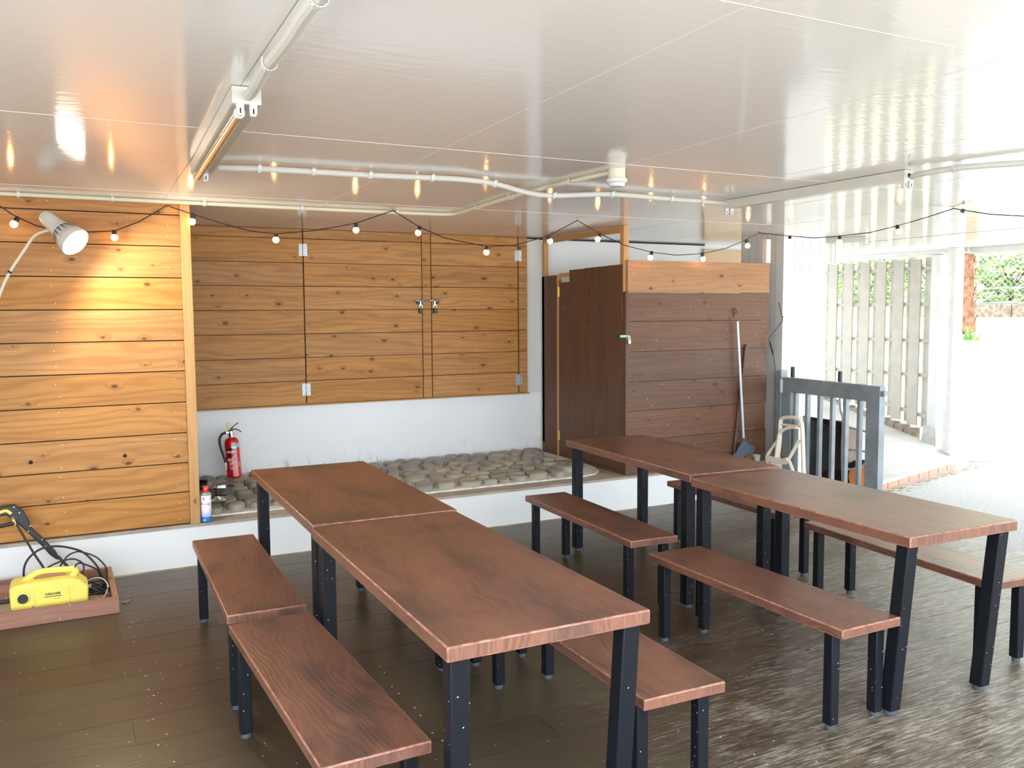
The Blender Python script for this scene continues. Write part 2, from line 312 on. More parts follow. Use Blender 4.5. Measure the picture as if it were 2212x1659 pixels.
# ------------------------------------------------------------ mesh builder
class MB:
    def __init__(s): s.v, s.f, s.uv, s.m, s.r = [], [], [], [], []
    def face(s, pts, uv=None, m=0, r=0):
        b = len(s.v); s.v += [tuple(p) for p in pts]; s.f.append(tuple(range(b, b + len(pts))))
        s.uv.append(uv or [(p[0], p[1]) for p in pts]); s.m.append(m); s.r.append(r)
    def box(s, lo, hi, g=0, m=0, T=None, r=None, taper=None):
        if r is None: r = random.random()
        x0, y0, z0 = lo; x1, y1, z1 = hi
        c = [Vector((x, y, z)) for z in (z0, z1) for y in (y0, y1) for x in (x0, x1)]
        b = len(s.v)
        s.v += [tuple((T @ p) if T else p) for p in c]
        for idx, ax in (((0, 2, 3, 1), 2), ((4, 5, 7, 6), 2), ((0, 1, 5, 4), 1), ((2, 6, 7, 3), 1), ((0, 4, 6, 2), 0), ((1, 3, 7, 5), 0)):
            s.f.append(tuple(b + i for i in idx))
            o = [a for a in (0, 1, 2) if a != ax]
            if g in o: o = [g] + [a for a in o if a != g]
            else: o = o[::-1]
            k = .37 * ax
            s.uv.append([(c[i][o[0]], c[i][o[1]] + k) for i in idx]); s.m.append(m); s.r.append(r)
        return s
    def quadprism(s, bot, top, m=0, g=2, r=None):   # two lists of 4 points
        if r is None: r = random.random()
        b = len(s.v); s.v += [tuple(p) for p in bot] + [tuple(p) for p in top]
        n = len(bot)
        s.f.append(tuple(b + i for i in reversed(range(n)))); s.uv.append([(p[0], p[1]) for p in reversed(bot)])
        s.f.append(tuple(b + n + i for i in range(n))); s.uv.append([(p[0], p[1]) for p in top])
        s.m += [m, m]; s.r += [r, r]
        for i in range(n):
            j = (i + 1) % n
            s.f.append((b + i, b + j, b + n + j, b + n + i))
            P = (bot[i], bot[j], top[j], top[i]); s.uv.append([(p[2], p[0] + p[1]) for p in P]); s.m.append(m); s.r.append(r)
        return s
    def prism(s, poly, d0, d1, T, m=0):   # poly in local xy, extruded z
        n = len(poly); b = len(s.v); r = random.random()
        a = sum(poly[i][0] * poly[(i + 1) % n][1] - poly[(i + 1) % n][0] * poly[i][1] for i in range(n))
        if a < 0: poly = poly[::-1]
        for d in (d0, d1): s.v += [tuple(T @ Vector((p[0], p[1], d))) for p in poly]
        s.f.append(tuple(b + i for i in reversed(range(n)))); s.uv.append([poly[i] for i in reversed(range(n))])
        s.f.append(tuple(b + n + i for i in range(n))); s.uv.append(list(poly)); s.m += [m, m]; s.r += [r, r]
        for i in range(n):
            j = (i + 1) % n
            s.f.append((b + i, b + j, b + n + j, b + n + i)); s.uv.append([poly[i], poly[j], poly[j], poly[i]]); s.m.append(m); s.r.append(r)
        return s
    def tube(s, pts, rad, n=8, m=0, closed=False, flat=1.0):
        pts = [Vector(p) for p in pts]; N = len(pts); b = len(s.v); r = random.random()
        rads = rad if isinstance(rad, (list, tuple)) else [rad] * N
        up = None; L = 0
        for i, p in enumerate(pts):
            a = pts[i - 1] if (i or closed) else p; c = pts[(i + 1) % N] if (i < N - 1 or closed) else p
            t = (c - a); t = t.normalized() if t.length > 1e-9 else Vector((0, 0, 1))
            if up is None:
                up = Vector((0, 0, 1)) if abs(t.z) < .9 else Vector((1, 0, 0))
            x = (up - t * up.dot(t)); x = x.normalized() if x.length > 1e-6 else t.orthogonal().normalized()
            y = t.cross(x); up = x
            for k in range(n):
                an = 2 * PI * (k + .5) / n
                s.v.append(tuple(p + x * (rads[i] * math.cos(an) * flat) + y * (rads[i] * math.sin(an))))
        for i in range(N if closed else N - 1):
            j = (i + 1) % N
            for k in range(n):
                q = (k + 1) % n
                s.f.append((b + i * n + k, b + i * n + q, b + j * n + q, b + j * n + k)); s.uv.append([(i, k), (i, k + 1), (i + 1, k + 1), (i + 1, k)]); s.m.append(m); s.r.append(r)
        if not closed:
            s.f.append(tuple(b + k for k in reversed(range(n)))); s.uv.append([(0, 0)] * n)
            s.f.append(tuple(b + (N - 1) * n + k for k in range(n))); s.uv.append([(0, 0)] * n); s.m += [m, m]; s.r += [r, r]
        return s
    def lathe(s, prof, n=24, T=None, m=0):
        b = len(s.v); r = random.random()
        T = T or Matrix()
        for (ra, z) in prof:
            for k in range(n):
                an = 2 * PI * k / n; s.v.append(tuple(T @ Vector((ra * math.cos(an), ra * math.sin(an), z))))
        for i in range(len(prof) - 1):
            for k in range(n):
                q = (k + 1) % n
                s.f.append((b + i * n + k, b + i * n + q, b + (i + 1) * n + q, b + (i + 1) * n + k)); s.uv.append([(0, 0)] * 4); s.m.append(m); s.r.append(r)
        s.f.append(tuple(b + k for k in reversed(range(n)))); s.uv.append([(0, 0)] * n)
        s.f.append(tuple(b + (len(prof) - 1) * n + k for k in range(n))); s.uv.append([(0, 0)] * n); s.m += [m, m]; s.r += [r, r]
        return s
    def build(s, name, mats, parent=None, smooth=35, bevel=0, bmat=None, seg=2):
        me = D.meshes.new(name); me.from_pydata(s.v, [], s.f)
        if not isinstance(mats, (list, tuple)): mats = [mats]
        for k in mats: me.materials.append(M[k])
        me.polygons.foreach_set('material_index', s.m)
        uvl = me.uv_layers.new(name='UVMap'); uvl.data.foreach_set('uv', [c for f in s.uv for p in f for c in p])
        at = me.attributes.new('rnd', 'FLOAT', 'FACE'); at.data.foreach_set('value', s.r)
        me.polygons.foreach_set('use_smooth', [smooth > 0] * len(s.f))
        if smooth: me.set_sharp_from_angle(angle=math.radians(smooth))
        me.update()
        o = D.objects.new(name, me); COL.objects.link(o)
        if parent: o.parent = parent
        if bevel:
            b = o.modifiers.new('b', 'BEVEL'); b.width = bevel; b.segments = seg; b.limit_method = 'ANGLE'; b.angle_limit = math.radians(40)
            if bmat is not None: b.material = bmat
        return o

def thing(name, label, cat, loc=(0, 0, 0), rz=0, group=None):
    o = D.objects.new(name, None); COL.objects.link(o); o.location = loc; o.rotation_euler = (0, 0, rz); o.empty_display_size = .1
    o['label'] = label; o['category'] = cat
    if group: o['group'] = group
    return o
def tag(o, label, cat, group=None, kind=None):
    o['label'] = label; o['category'] = cat
    if group: o['group'] = group
    if kind: o['kind'] = kind
    return o
def struct(o): o['kind'] = 'structure'; return o
def spline(pts, k=6, closed=False):
    P = [Vector(p) for p in pts]; n = len(P); out = []
    for i in range(n if closed else n - 1):
        p0 = P[i - 1] if (i or closed) else P[0]; p1 = P[i]; p2 = P[(i + 1) % n]; p3 = P[(i + 2) % n] if (i + 2 < n or closed) else P[-1]
        for j in range(k):
            t = j / k
            out.append(.5 * ((2 * p1) + (p2 - p0) * t + (2 * p0 - 5 * p1 + 4 * p2 - p3) * t * t + (3 * p1 - p0 - 3 * p2 + p3) * t ** 3))
    if not closed: out.append(P[-1])
    return out
def T_(loc=(0, 0, 0), rx=0, ry=0, rz=0): return Matrix.Translation(loc) @ Matrix.Rotation(rz, 4, 'Z') @ Matrix.Rotation(ry, 4, 'Y') @ Matrix.Rotation(rx, 4, 'X')
def along(p, d): # matrix: local z -> d
    return Matrix.Translation(p) @ Vector(d).to_track_quat('Z', 'Y').to_matrix().to_4x4()
TXZ = Matrix(((1, 0, 0, 0), (0, 0, -1, 0), (0, 1, 0, 0), (0, 0, 0, 1)))   # local (x,y,d) -> world (x,-d,y)
def text(name, body, size, T, mat, parent, ext=.0006, align='CENTER', bold=0):
    cu = D.curves.new(name, 'FONT'); cu.body = body; cu.size = size; cu.extrude = ext; cu.align_x = align; cu.align_y = 'CENTER'; cu.offset = bold
    t = D.objects.new(name, cu); COL.objects.link(t)
    bpy.context.view_layer.update()
    me = D.meshes.new_from_object(t.evaluated_get(bpy.context.evaluated_depsgraph_get()))
    D.objects.remove(t); me.transform(T); me.materials.clear(); me.materials.append(M[mat])
    o = D.objects.new(name, me); COL.objects.link(o); o.parent = parent
    return o

ZC = 2.225     # ceiling
# ------------------------------------------------------------ deck floor
def deck():
    b = MB(); ys = [3.139 + .228 * k for k in range(-22, 12)]
    X0, X1 = -2.6, 5.40
    for i in range(len(ys) - 1):
        y0, y1 = ys[i] + .002, ys[i + 1] - .002
        if y0 > 5.69: break
        y1 = min(y1, 5.70)
        sh = .21 if i % 2 else 1.6
        xs = [X0] + [x for x in [sh - 3.64, sh - 1.82 + .9, sh + (0 if i % 3 else 1.2), sh + 2.9] if X0 < x < X1 - .2] + [X1]
        xs = sorted(set(xs))
        for a, c in zip(xs[:-1], xs[1:]): b.box((a + .001, y0, -.002), (c - .001, y1, 0), 0, 0)
        for x in [X0 + .17 + .91 * k for k in range(9)]:
            for q in (.035, .19):
                if random.random() < .75: b.lathe([(.005, 0), (.005, .0009)], 6, T_((x + random.uniform(-.02, .02), y0 + q, 0)), 2)
    b.box((X0, ys[0], -.06), (X1, 5.70, -.0025), 0, 1)
    
    o = b.build('floor', ['deck', 'seam', 'ledge'], smooth=0); struct(o)
    s = MB(); s.box((5.406, -1.9, -.09), (5.50, 5.70, -.004), 1); struct(s.build('trim_1', ['conc_grey'], bevel=.004))
    return o
deck()

# ------------------------------------------------------------ ceiling
def ceiling():
    b = MB()
    b.box((-2.7, .4, ZC), (9.02, 9.4, ZC + .12), 0, 0, r=.3); b.box((4.2, -4.5, ZC), (9.02, .4, ZC + .12), 0, 0, r=.3)  # near edge cut back to admit sky; unseen right slab added to shade fence, pier
    for k in range(-3, 10):
        x = .44 + .91 * k
        T = Matrix.Translation((x, 0, 0)) @ Matrix.Rotation(-math.atan(.032), 4, 'Z')
        b.box((-.0009, .42, ZC - .0008), (.0009, 7.0, ZC + .01), 1, 1 if k != 0 else 3, T=T)
    for y in (1.55, 3.42, 5.29):
        b.box((-2.6, y - .0012, ZC - .001), (5.6 if y > 2 else 9, y + .0012, ZC + .01), 0, 1)
    b.box((7.17, .42, ZC - .002), (7.19, 6.3, ZC + .01), 1, 3)
    struct(b.build('ceiling', ['ceil', 'bead', 'groove', 'groove'], smooth=0))
    f = MB(); f.box((8.9, -4.5, ZC - .07), (9.02, 6.3, ZC)); f.box((8.86, 6.3, ZC - .05), (9.02, 9.4, ZC))
    struct(f.build('trim_2', ['whiteout'], bevel=.003))
ceiling()

# ------------------------------------------------------------ plinth, walls
def shell():
    b = MB()
    b.box((-2.7, 5.69, -.08), (5.62, 7.12, .240)); b.box((-2.7, 5.688, .240), (5.62, 7.12, .258), 0, 1)
    struct(b.build('raised_platform', ['white', 'ledge'], smooth=0))
    b = MB(); b.box((-2.7, 7.12, -.1), (5.9, 7.3, ZC)); b.box((5.9, 7.12, -.1), (7.2, 7.3, ZC), m=0)
    b.box((-1, 7.105, ZC - .012), (5.9, 7.12, ZC), 0, 1)
    struct(b.build('wall_back', ['white', 'dark'], smooth=0))
    b = MB(); b.box((5.88, 7.09, -.05), (6.6, 7.118, ZC - .05)); struct(b.build('trim_3', ['panelwood'], smooth=0))
    # left: horizontal cedar boards in front of a masonry return
    zs = [.264, .461, .643, .829, 1.018, 1.209, 1.395, 1.582, 1.772, 1.961, 2.148, ZC]
    b = MB(); b.box((-2.7, 5.735, .258), (.765, 7.12, ZC), 0, 1)
    for i in range(len(zs) - 1):
        b.box((-2.7, 5.71, zs[i] + .003), (.715, 5.733, zs[i + 1] - .003), 0, 0)
        for x in (.655, .02, -.9):
            for q in (.045, .145):
                if zs[i] + q < ZC - .03: b.lathe([(.0033, 0), (.0033, .0012)], 8, T_((x + random.uniform(-.012, .012), 5.7105, zs[i] + q + random.uniform(-.02, .02)), rx=PI / 2), 2)
    for x, z in ((-.135, .715), (.36, .713)): b.lathe([(.012, 0), (.012, .0008)], 12, T_((x, 5.7105, z), rx=PI / 2), 1)
    struct(b.build('wall_left', ['cedar', 'dark', 'screw'], smooth=0, bevel=.0015, seg=1))
    b = MB(); b.box((.716, 5.695, .259), (.774, 5.745, ZC), 2); struct(b.build('trim_4', ['post'], bevel=.002))
    # unseen wall added on the left to control the daylight
    b = MB(); b.box((-2.85, 2.2, -.1), (-2.7, 7.3, ZC)); struct(b.build('wall_west_added', ['white']))
    # niche boards
    N = [.824, 1.012, 1.200, 1.391, 1.582, 1.771, 1.958, 2.148, ZC]
    def sc(x): return x * .9726
    def col(x0, x1, jit=0, off=0):
        b = MB()
        for i in range(8):
            b.box((x0, 7.085 - off, N[i] + .002 + jit * (i % 2)), (x1, 7.105 - off, N[i + 1] - .0025), 0, 0)
        for i in range(8):
            for x in (x0 + .025, x1 - .025) + (((x0 + x1) / 2,) if x1 - x0 > .3 else ()):
                for q in (.04, .14):
                    if N[i] + q < ZC - .03: b.lathe([(.003, 0), (.003, .0012)], 6, T_((x + random.uniform(-.01, .01), 7.0855 - off, N[i] + q + random.uniform(-.01, .01)), rx=PI / 2), 1)
        return b
    b = MB(); b.box((.765, 7.106, .83), (3.848, 7.121, ZC), 0); struct(b.build('trim_5', ['dark'], smooth=0))
    L = D.objects
    fixed = col(.766, 1.805); struct(fixed.build('trim_6', ['cedar', 'screw'], smooth=0))
    struct(col(2.826, 2.903).build('trim_7', ['cedar', 'screw'], smooth=0))
    struct(col(3.758, 3.842).build('trim_8', ['cedar', 'screw'], smooth=0))
    b = MB(); b.box((.77, 7.07, .812), (3.86, 7.12, .822), 0); struct(b.build('trim_9', ['post'], smooth=0))
    b = MB(); b.box((3.845, 7.105, .815), (3.995, 7.125, ZC - .012)); struct(b.build('trim_10', ['white2'], smooth=0))
    for nm, x0, x1, hx, lab in (('shutter_door', 1.814, 2.818, 1.809, 'wide hinged shutter door of honey cedar boards, left of the two latches'),
                                ('shutter_door', 2.911, 3.745, 3.751, 'narrower hinged cedar shutter door, right of the two latches')):
        t = thing(nm, lab, 'door', (hx, 7.085, .824), group='hinged shutters in the cedar wall')
        c = col(x0, x1, .001, .001)
        c.v = [(p[0] - hx, p[1] - 7.085, p[2] - .824) for p in c.v]
        c.build('door_boards', ['cedar', 'screw'], t, smooth=0)
        for z0, z1 in ((2.012 - .824, 2.108 - .824), (.893 - .824, .992 - .824)):
            h = MB()
            for sgn in (-1, 1):
                h.box((min(sgn * .034, sgn * .004), -.004, z0), (max(sgn * .034, sgn * .004), -.001, z1))
                for q in range(4):
                    h.lathe([(.003, 0), (.003, .001)], 6, T_((sgn * (.014 + .011 * (q % 2)), -.004, z0 + .012 + q * (z1 - z0 - .024) / 3), rx=PI / 2), 1)
            h.tube([(0, -.005, z0), (0, -.005, z1)], .005, 8)
            h.build('hinge', ['steel', 'dark'], t, bevel=.0005)
        # T latch
        lx = (2.803 if x0 < 2 else 2.934) - hx; lz = 1.652 - .824
        l = MB()
        l.box((lx - .056, -.009, lz - .003), (lx + .056, -.004, lz + .013), 0, 0)
        l.tube([(lx - .052, -.012, lz + .006), (lx - .012, -.014, lz + .006), (lx - .004, -.015, lz - .004), (lx - .003, -.015, lz - .03)], .0032, 6, 1)
        l.tube([(lx + .052, -.012, lz + .006), (lx + .014, -.014, lz + .006), (lx + .008, -.015, lz - .004)], .0032, 6, 1)
        l.box((lx - .005, -.012, lz - .035), (lx + .006, -.006, lz), 0, 1)
        l.box((lx + (-.036 if x0 < 2 else .012), -.02, lz - .024), (lx + (-.014 if x0 < 2 else .036), -.006, lz - .002), 0, 0)
        l.build('latch', ['black', 'chrome'], t, bevel=.001)
        k = thing('padlock', 'black combination padlock hanging from the %s shutter latch' % ('left' if x0 < 2 else 'right'), 'padlock', (lx + hx, 7.071, 1.595), group='black locks on the shutter latches')
        s = MB(); s.tube(spline([(-.011, 0, -.005), (-.011, 0, .022), (0, 0, .033), (.011, 0, .022), (.011, 0, -.005)], 4), .0028, 8); s.build('shackle', ['chrome'], k)
        s = MB(); s.box((-.016, -.011, -.047), (.016, .011, 0)); s.build('lock_body', ['black'], k, bevel=.003)
        s = MB()
        for q in range(4): s.box((-.004, -.0125, -.042 + q * .0095), (.004, -.0108, -.036 + q * .0095))
        s.build('number_dials', ['foot'], k)
    # right: white board wall (two faces of a corner pier)
    b = MB()
    A0, A1, C, E_ = Vector((5.655, 6.30)), Vector((5.80, 6.36)), Vector((5.655, 5.765)), Vector((6.33, 5.93))
    poly = [(C.x, C.y), (E_.x, E_.y), (E_.x - .03, E_.y + .12), (5.80, 5.93), (A1.x, A1.y), (A0.x, A0.y)]
    b.prism(poly, -.1, ZC, Matrix(), 0)
    for f in (.255, .43, .62, .85):
        p = C.lerp(E_, f * .0 + (.0 if 0 else f)); d = (E_ - C).normalized(); nn = Vector((d.y, -d.x))
        q0 = p + nn * .0008; b.quadprism([(q0.x - d.x * .0015, q0.y - d.y * .0015, .0), (q0.x + d.x * .0015, q0.y + d.y * .0015, .0), (q0.x + d.x * .0015, q0.y + d.y * .0015 + .004, .0), (q0.x - d.x * .0015, q0.y - d.y * .0015 + .004, 0)],
                                         [(q0.x - d.x * .0015, q0.y - d.y * .0015, ZC), (q0.x + d.x * .0015, q0.y + d.y * .0015, ZC), (q0.x + d.x * .0015, q0.y + d.y * .0015 + .004, ZC), (q0.x - d.x * .0015, q0.y - d.y * .0015 + .004, ZC)], 1)
    for y in (5.86, 5.96, 6.10, 6.2): b.box((5.6543, y - .0015, 0), (5.66, y + .0015, ZC), 2, 1)
    b.box((5.645, 5.78, .245), (5.656, 6.3, .275), 0, 0)
    struct(b.build('wall_right', ['white2', 'groove'], smooth=0))
shell()

# ------------------------------------------------------------ stone bed
def stones():
    b = MB(); b.prism([(.775, 5.84), (3.66, 5.84), (3.80, 5.88), (3.90, 5.98), (3.96, 6.15), (3.985, 6.4), (3.985, 7.119), (.775, 7.119)], .2585, .270, Matrix(), 0)
    random.seed(5)
    rows = 9; y = 5.86
    for j in range(rows):
        h = (7.10 - 5.86) / rows
        x = .79 + random.uniform(-.05, .02)
        while x < 3.93:
            w = random.uniform(.10, .22); hh = h * random.uniform(.85, 1.2)
            cx, cy = x + w / 2, y + h / 2 + random.uniform(-.03, .03)
            x += w * .97
            if cx - w * .45 < .78 or cx + w * .45 > 3.98: continue
            if cx + w * .4 > 3.66 and cy < 6.15 and (cx + w * .4 - 3.66) > (cy - h * .5 - 5.84) * 1.0: continue
            n = 11; ring = []
            ph = random.random() * 6
            for k in range(n):
                a = 2 * PI * k / n
                rr = .415 + .045 * math.sin(2 * a + ph) + random.uniform(-.035, .035)
                ring.append((cx + rr * w * math.cos(a), min(7.112, max(5.842, cy + rr * hh * 1.06 * math.sin(a)))))
            zt = .285 + random.uniform(.02, .034); r = random.random()
            base = len(b.v)
            for sc_, z in ((1, .266), (.96, .285 + (zt - .285) * .6), (.78, zt - .004), (.4, zt)):
                b.v += [(cx + (p[0] - cx) * sc_, cy + (p[1] - cy) * sc_, z) for p in ring]
            for i in range(3):
                for k in range(n):
                    q = (k + 1) % n
                    b.f.append((base + i * n + k, base + i * n + q, base + (i + 1) * n + q, base + (i + 1) * n + k)); b.uv.append([(0, 0)] * 4); b.m.append(1); b.r.append(r)
            b.f.append(tuple(base + 3 * n + k for k in range(n))); b.uv.append([(0, 0)] * n); b.m.append(1); b.r.append(r)
        y += h
    o = b.build('stone_paving', ['mortar', 'stone'], smooth=60)
    tag(o, 'bed of flat grey river stones set in mortar on the white platform', 'stone paving')
stones(); random.seed(11)

# ------------------------------------------------------------ wooden cubicle
def booth():
    t = thing('wooden_cubicle', 'brown stained wooden corner cubicle standing on the white platform', 'cubicle', (3.99, 5.75, .258))
    ox, oy, oz = 3.99, 5.75, .258
    zs = [.262, .532, .764, .997, 1.237, 1.475, 1.704, 1.955]
    b = MB()
    for i in range(6):
        b.box((.022, .0, zs[i] - oz + .001), (1.478 + (.012 if i > 3 else -.012 * (i % 2)), .022, zs[i + 1] - oz - .002), 0, 0)
        for x in (.05, .72, 1.44):
            for q in (.05, .17): b.lathe([(.0028, 0), (.0028, .001)], 6, T_((x + random.uniform(-.01, .01), 0, zs[i] - oz + q), rx=PI / 2), 1)
    b.build('front_boards', ['stain', 'steel'], t, bevel=.002, seg=1)
    b = MB(); b.box((.06, .0225, .02), (1.42, .03, 1.43), 0); b.build('gap_light_block', ['dark'], t)  # added dark sheet, stops light showing through the gaps between boards
    b = MB(); b.box((.022, -.002, zs[6] - oz + .002), (1.49, .022, zs[7] - oz), 0)
    p = b.build('top_board', ['fresh'], t, bevel=.002); p['label'] = 'unstained pale pine board'
    b = MB(); b.box((0, -.01, 0), (.0215, .035, 1.45), 2, 0); p = b.build('corner_post', ['stain2'], t, bevel=.002)
    b = MB(); b.box((.0, .024, 1.2), (.05, .075, ZC - oz - .002), 2); b.box((0.012, .075, ZC - oz - .05), (.05, 1.33, ZC - oz - .004), 1); b.box((.0, 1.28, .1), (.045, 1.32, ZC - oz - .05), 2)
    p = b.build('upper_frame', ['post'], t, bevel=.002); p['label'] = 'pale unstained frame timber'
    # door side, plane x = 0, going back in y (local y = 0.0 .. 1.33)
    b = MB(); b.box((0, 1.055, .012), (.022, 1.325, 1.62), 2); b.build('side_board', ['stain2'], t, bevel=.002)
    b = MB(); b.box((-.004, 1.022, .012), (.03, 1.05, 1.625), 2); b.box((.004, .845, 1.60), (.03, 1.022, 1.635), 1); b.build('door_stile', ['post'], t, bevel=.001)
    b = MB(); b.box((0, .03, -.0), (.02, 1.02, .03), 1); b.build('sill', ['stain2'], t)
    # door: 5 vertical planks, two stepped
    d = MB(); ys = [.035, .255, .475, .60, .84, 1.018]; tops = [1.665, 1.662, 1.66, 1.656, 1.555]
    for i in range(5): d.box((-.002, ys[i] + .001, .035), (.02, ys[i + 1] - .001, tops[i]), 2)
    door = d.build('door', ['stain2'], t, bevel=.0015, seg=1)
    for z0 in (1.43, .155):
        h = MB(); h.box((-.0045, 1.002, z0), (-.002, 1.034, z0 + .085)); h.tube([(-.006, 1.019, z0), (-.006, 1.019, z0 + .085)], .004, 8)
        for q in range(3): h.lathe([(.003, 0), (.003, .001)], 6, T_((-.0045, 1.01, z0 + .015 + q * .027), ry=-PI / 2))
        h.build('hinge', ['brass'], door)
    h = MB(); h.prism([(-.055, -.009), (.022, -.009), (.037, 0), (.022, .009), (-.055, .009)], .0, .004, Matrix.Translation((0, -.0112, 1.103)) @ TXZ)
    h.lathe([(.008, 0), (.008, .004)], 10, T_((.018, -.015, 1.103), rx=PI / 2))
    h.build('hasp', ['teal'], t)
    b = MB(); b.box((1.425, -.028, 1.70), (1.475, -.0025, 1.90), 2); b.box((1.425, -.0025, 1.70), (1.475, .02, 1.90), 2); b.build('white_batten', ['white2'], t, bevel=.002)
    k = thing('padlock', 'small brass-grey padlock hanging from the mint hasp on the cubicle', 'padlock', (4.01, 5.722, 1.345))
    s = MB(); s.tube(spline([(-.008, 0, -.012), (-.008, 0, .008), (0, 0, .016), (.008, 0, .008), (.008, 0, -.012)], 4), .0022, 8); s.build('shackle', ['chrome'], k)
    s = MB(); s.box((-.012, -.008, -.045), (.012, .008, -.012)); s.build('lock_body', ['pot'], k, bevel=.003)
    # rusty hook plate on the boards
    h = MB(); h.lathe([(.018, 0), (.018, .003)], 16, T_((0, 0, 0), rx=PI / 2)); h.tube(spline([(0, -.003, 0), (0, -.03, -.01), (0, -.035, -.03), (0, -.02, -.035)], 4), .004, 8)
    h.tube([(0, -.004, -.01), (0, -.004, -.07)], .004, 6)
    o = h.build('wall_hook', ['rust']); o.location = (5.09, 5.7495, 1.57); tag(o, 'rusty hook on the brown boards above the broom', 'hook')
booth()

# ------------------------------------------------------------ tables and benches
def slab_thing(kind, label, cx, cy, L, W, H, th, leg, rz, inx, iny, lean=None, group=None):
    t = thing(kind, label, 'table' if 'table' in kind else 'bench', (cx, cy, 0), rz, group)
    b = MB(); b.box((-W / 2, -L / 2, H - th), (W / 2, L / 2, H), 1, 0)
    b.build('tabletop' if 'table' in kind else 'seat', ['top', 'edge'], t, bevel=.0045, bmat=1, seg=2)
    lean = lean or {}
    for sx in (-1, 1):
        for sy in (-1, 1):
            x, y = sx * (W / 2 - inx), sy * (L / 2 - iny); h = leg / 2
            fx, fy = lean.get((sx, sy), (0, 0)); z0 = .018
            g = MB()
            bot = [(x + fx + a * h, y + fy + c * h, z0) for a, c in ((-1, -1), (1, -1), (1, 1), (-1, 1))]
            top = [(x + a * h, y + c * h, H - th) for a, c in ((-1, -1), (1, -1), (1, 1), (-1, 1))]
            g.quadprism(bot, top)
            lg = g.build('leg', ['leg'], t, bevel=.004)
            g = MB(); g.lathe([(leg * .38, 0), (leg * .42, .004), (leg * .42, .0175)], 14, T_((x + fx, y + fy, 0))); g.build('foot_pad', ['foot'], lg)
    return t
TB = 'dining tables pushed end to end in two rows'; BN = 'benches along the two rows of tables'
near = {(1, -1): (-.02, .03), (-1, -1): (.01, .03)}
slab_thing('dining_table', 'nearest copper-brown table of the left row, with faint scattered scuffs on its top', 1.16, 2.665, 1.385, .614, .72, .042, .055, -.0174, .045, .05, near, TB)
slab_thing('dining_table', 'far table of the left row, its end facing the fire extinguisher', 1.208, 4.10, 1.40, .618, .72, .042, .055, -.028, .045, .075, None, TB)
slab_thing('dining_table', 'near table of the right row, its top reflecting the white daylight', 3.083, 2.80, 1.315, .60, .72, .042, .055, -.035, .045, .05, {(1, -1): (-.0, .06), (-1, -1): (.0, .06)}, TB)
slab_thing('dining_table', 'far table of the right row, in front of the brown cubicle', 3.199, 4.215, 1.39, .585, .72, .042, .055, -.066, .045, .08, None, TB)
def bench(label, x0n, x1n, yn, x0f, x1f, yf):
    cx = (x0n + x1n + x0f + x1f) / 4; cy = (yn + yf) / 2; W = (x1n - x0n + x1f - x0f) / 2; rz = -math.atan2((x0f + x1f - x0n - x1n) / 2, yf - yn)
    slab_thing('bench', label, cx, cy, yf - yn, W, .405, .036, .042, rz, .036, .08, None, BN)
bench('nearest bench on the outer left side, large ring grain on its seat', .555, .863, 2.135, .537, .84, 3.325)
bench('outer left bench standing in front of the white platform, behind the nearest one', .548, .851, 3.418, .591, .895, 4.675)
bench('near bench tucked partly under the right side of the left row of tables', 1.51, 1.812, 2.065, 1.55, 1.852, 3.26)
bench('bench hidden under the far table of the left row', 1.56, 1.86, 3.36, 1.59, 1.89, 4.6)
bench('bench at the left of the right row, nearest to the stone bed', 2.533, 2.81, 3.58, 2.592, 2.881, 4.82)
bench('bench left of the near right table, whose end points at the camera', 2.48, 2.775, 2.2, 2.471, 2.787, 3.365)
bench('bench on the daylight side of the near right table, seat shining white', 3.465, 3.755, 2.28, 3.594, 3.884, 3.466)
bench('bench half hidden behind the far table of the right row', 3.60, 3.89, 3.654, 3.665, 3.955, 4.775)

# ------------------------------------------------------------ ceiling fittings
def clip(t, p, d, r):   # saddle clip around a conduit at point p along direction d
    d = Vector(d).normalized(); s = MB(); x = d.cross(Vector((0, 0, 1))).normalized()
    pts = [Vector(p) + x * (r * 2.2) + Vector((0, 0, r)), Vector(p) + x * (r * 1.12) + Vector((0, 0, r * .9)), Vector(p) + x * (r * 1.12) - Vector((0, 0, r * .3))]
    for k in range(1, 6):
        a = -PI * k / 6; pts.append(Vector(p) + x * (r * 1.12 * math.cos(a)) + Vector((0, 0, r * 1.12 * math.sin(a))))
    pts += [Vector(p) - x * (r * 1.12), Vector(p) - x * (r * 1.12) + Vector((0, 0, r * .9))]
    for i in range(len(pts) - 1):
        a, c = pts[i], pts[i + 1]; w = d * .008
        n = (c - a).cross(d).normalized() * .0025
        s.quadprism([a - w, a + w, c + w, c - w], [a - w + n, a + w + n, c + w + n, c - w + n])
    s.build('clip', ['wplastic'], t)
def conduit(name, label, pts, r, matn, clips, cat='conduit', k=4):
    t = thing(name, label, cat, (pts[0][0], pts[0][1], pts[0][2]))
    o = Vector(pts[0]); b = MB(); b.tube([p - o for p in spline(pts, k)], r, 10); b.build('pipe' if cat == 'conduit' else 'cable_sleeve', [matn], t)
    for c, d in clips: clip(t, Vector(c) - o, d, r)
    return t
zp = ZC - .0125
pp = [(-.95, 5.62), (-.214, 5.60), (.337, 5.605), (.837, 5.60), (1.428, 5.60), (1.982, 5.58), (2.38, 5.55), (2.435, 5.45), (2.43, 5.33), (2.375, 4.567), (2.365, 4.09), (2.395, 3.585)]
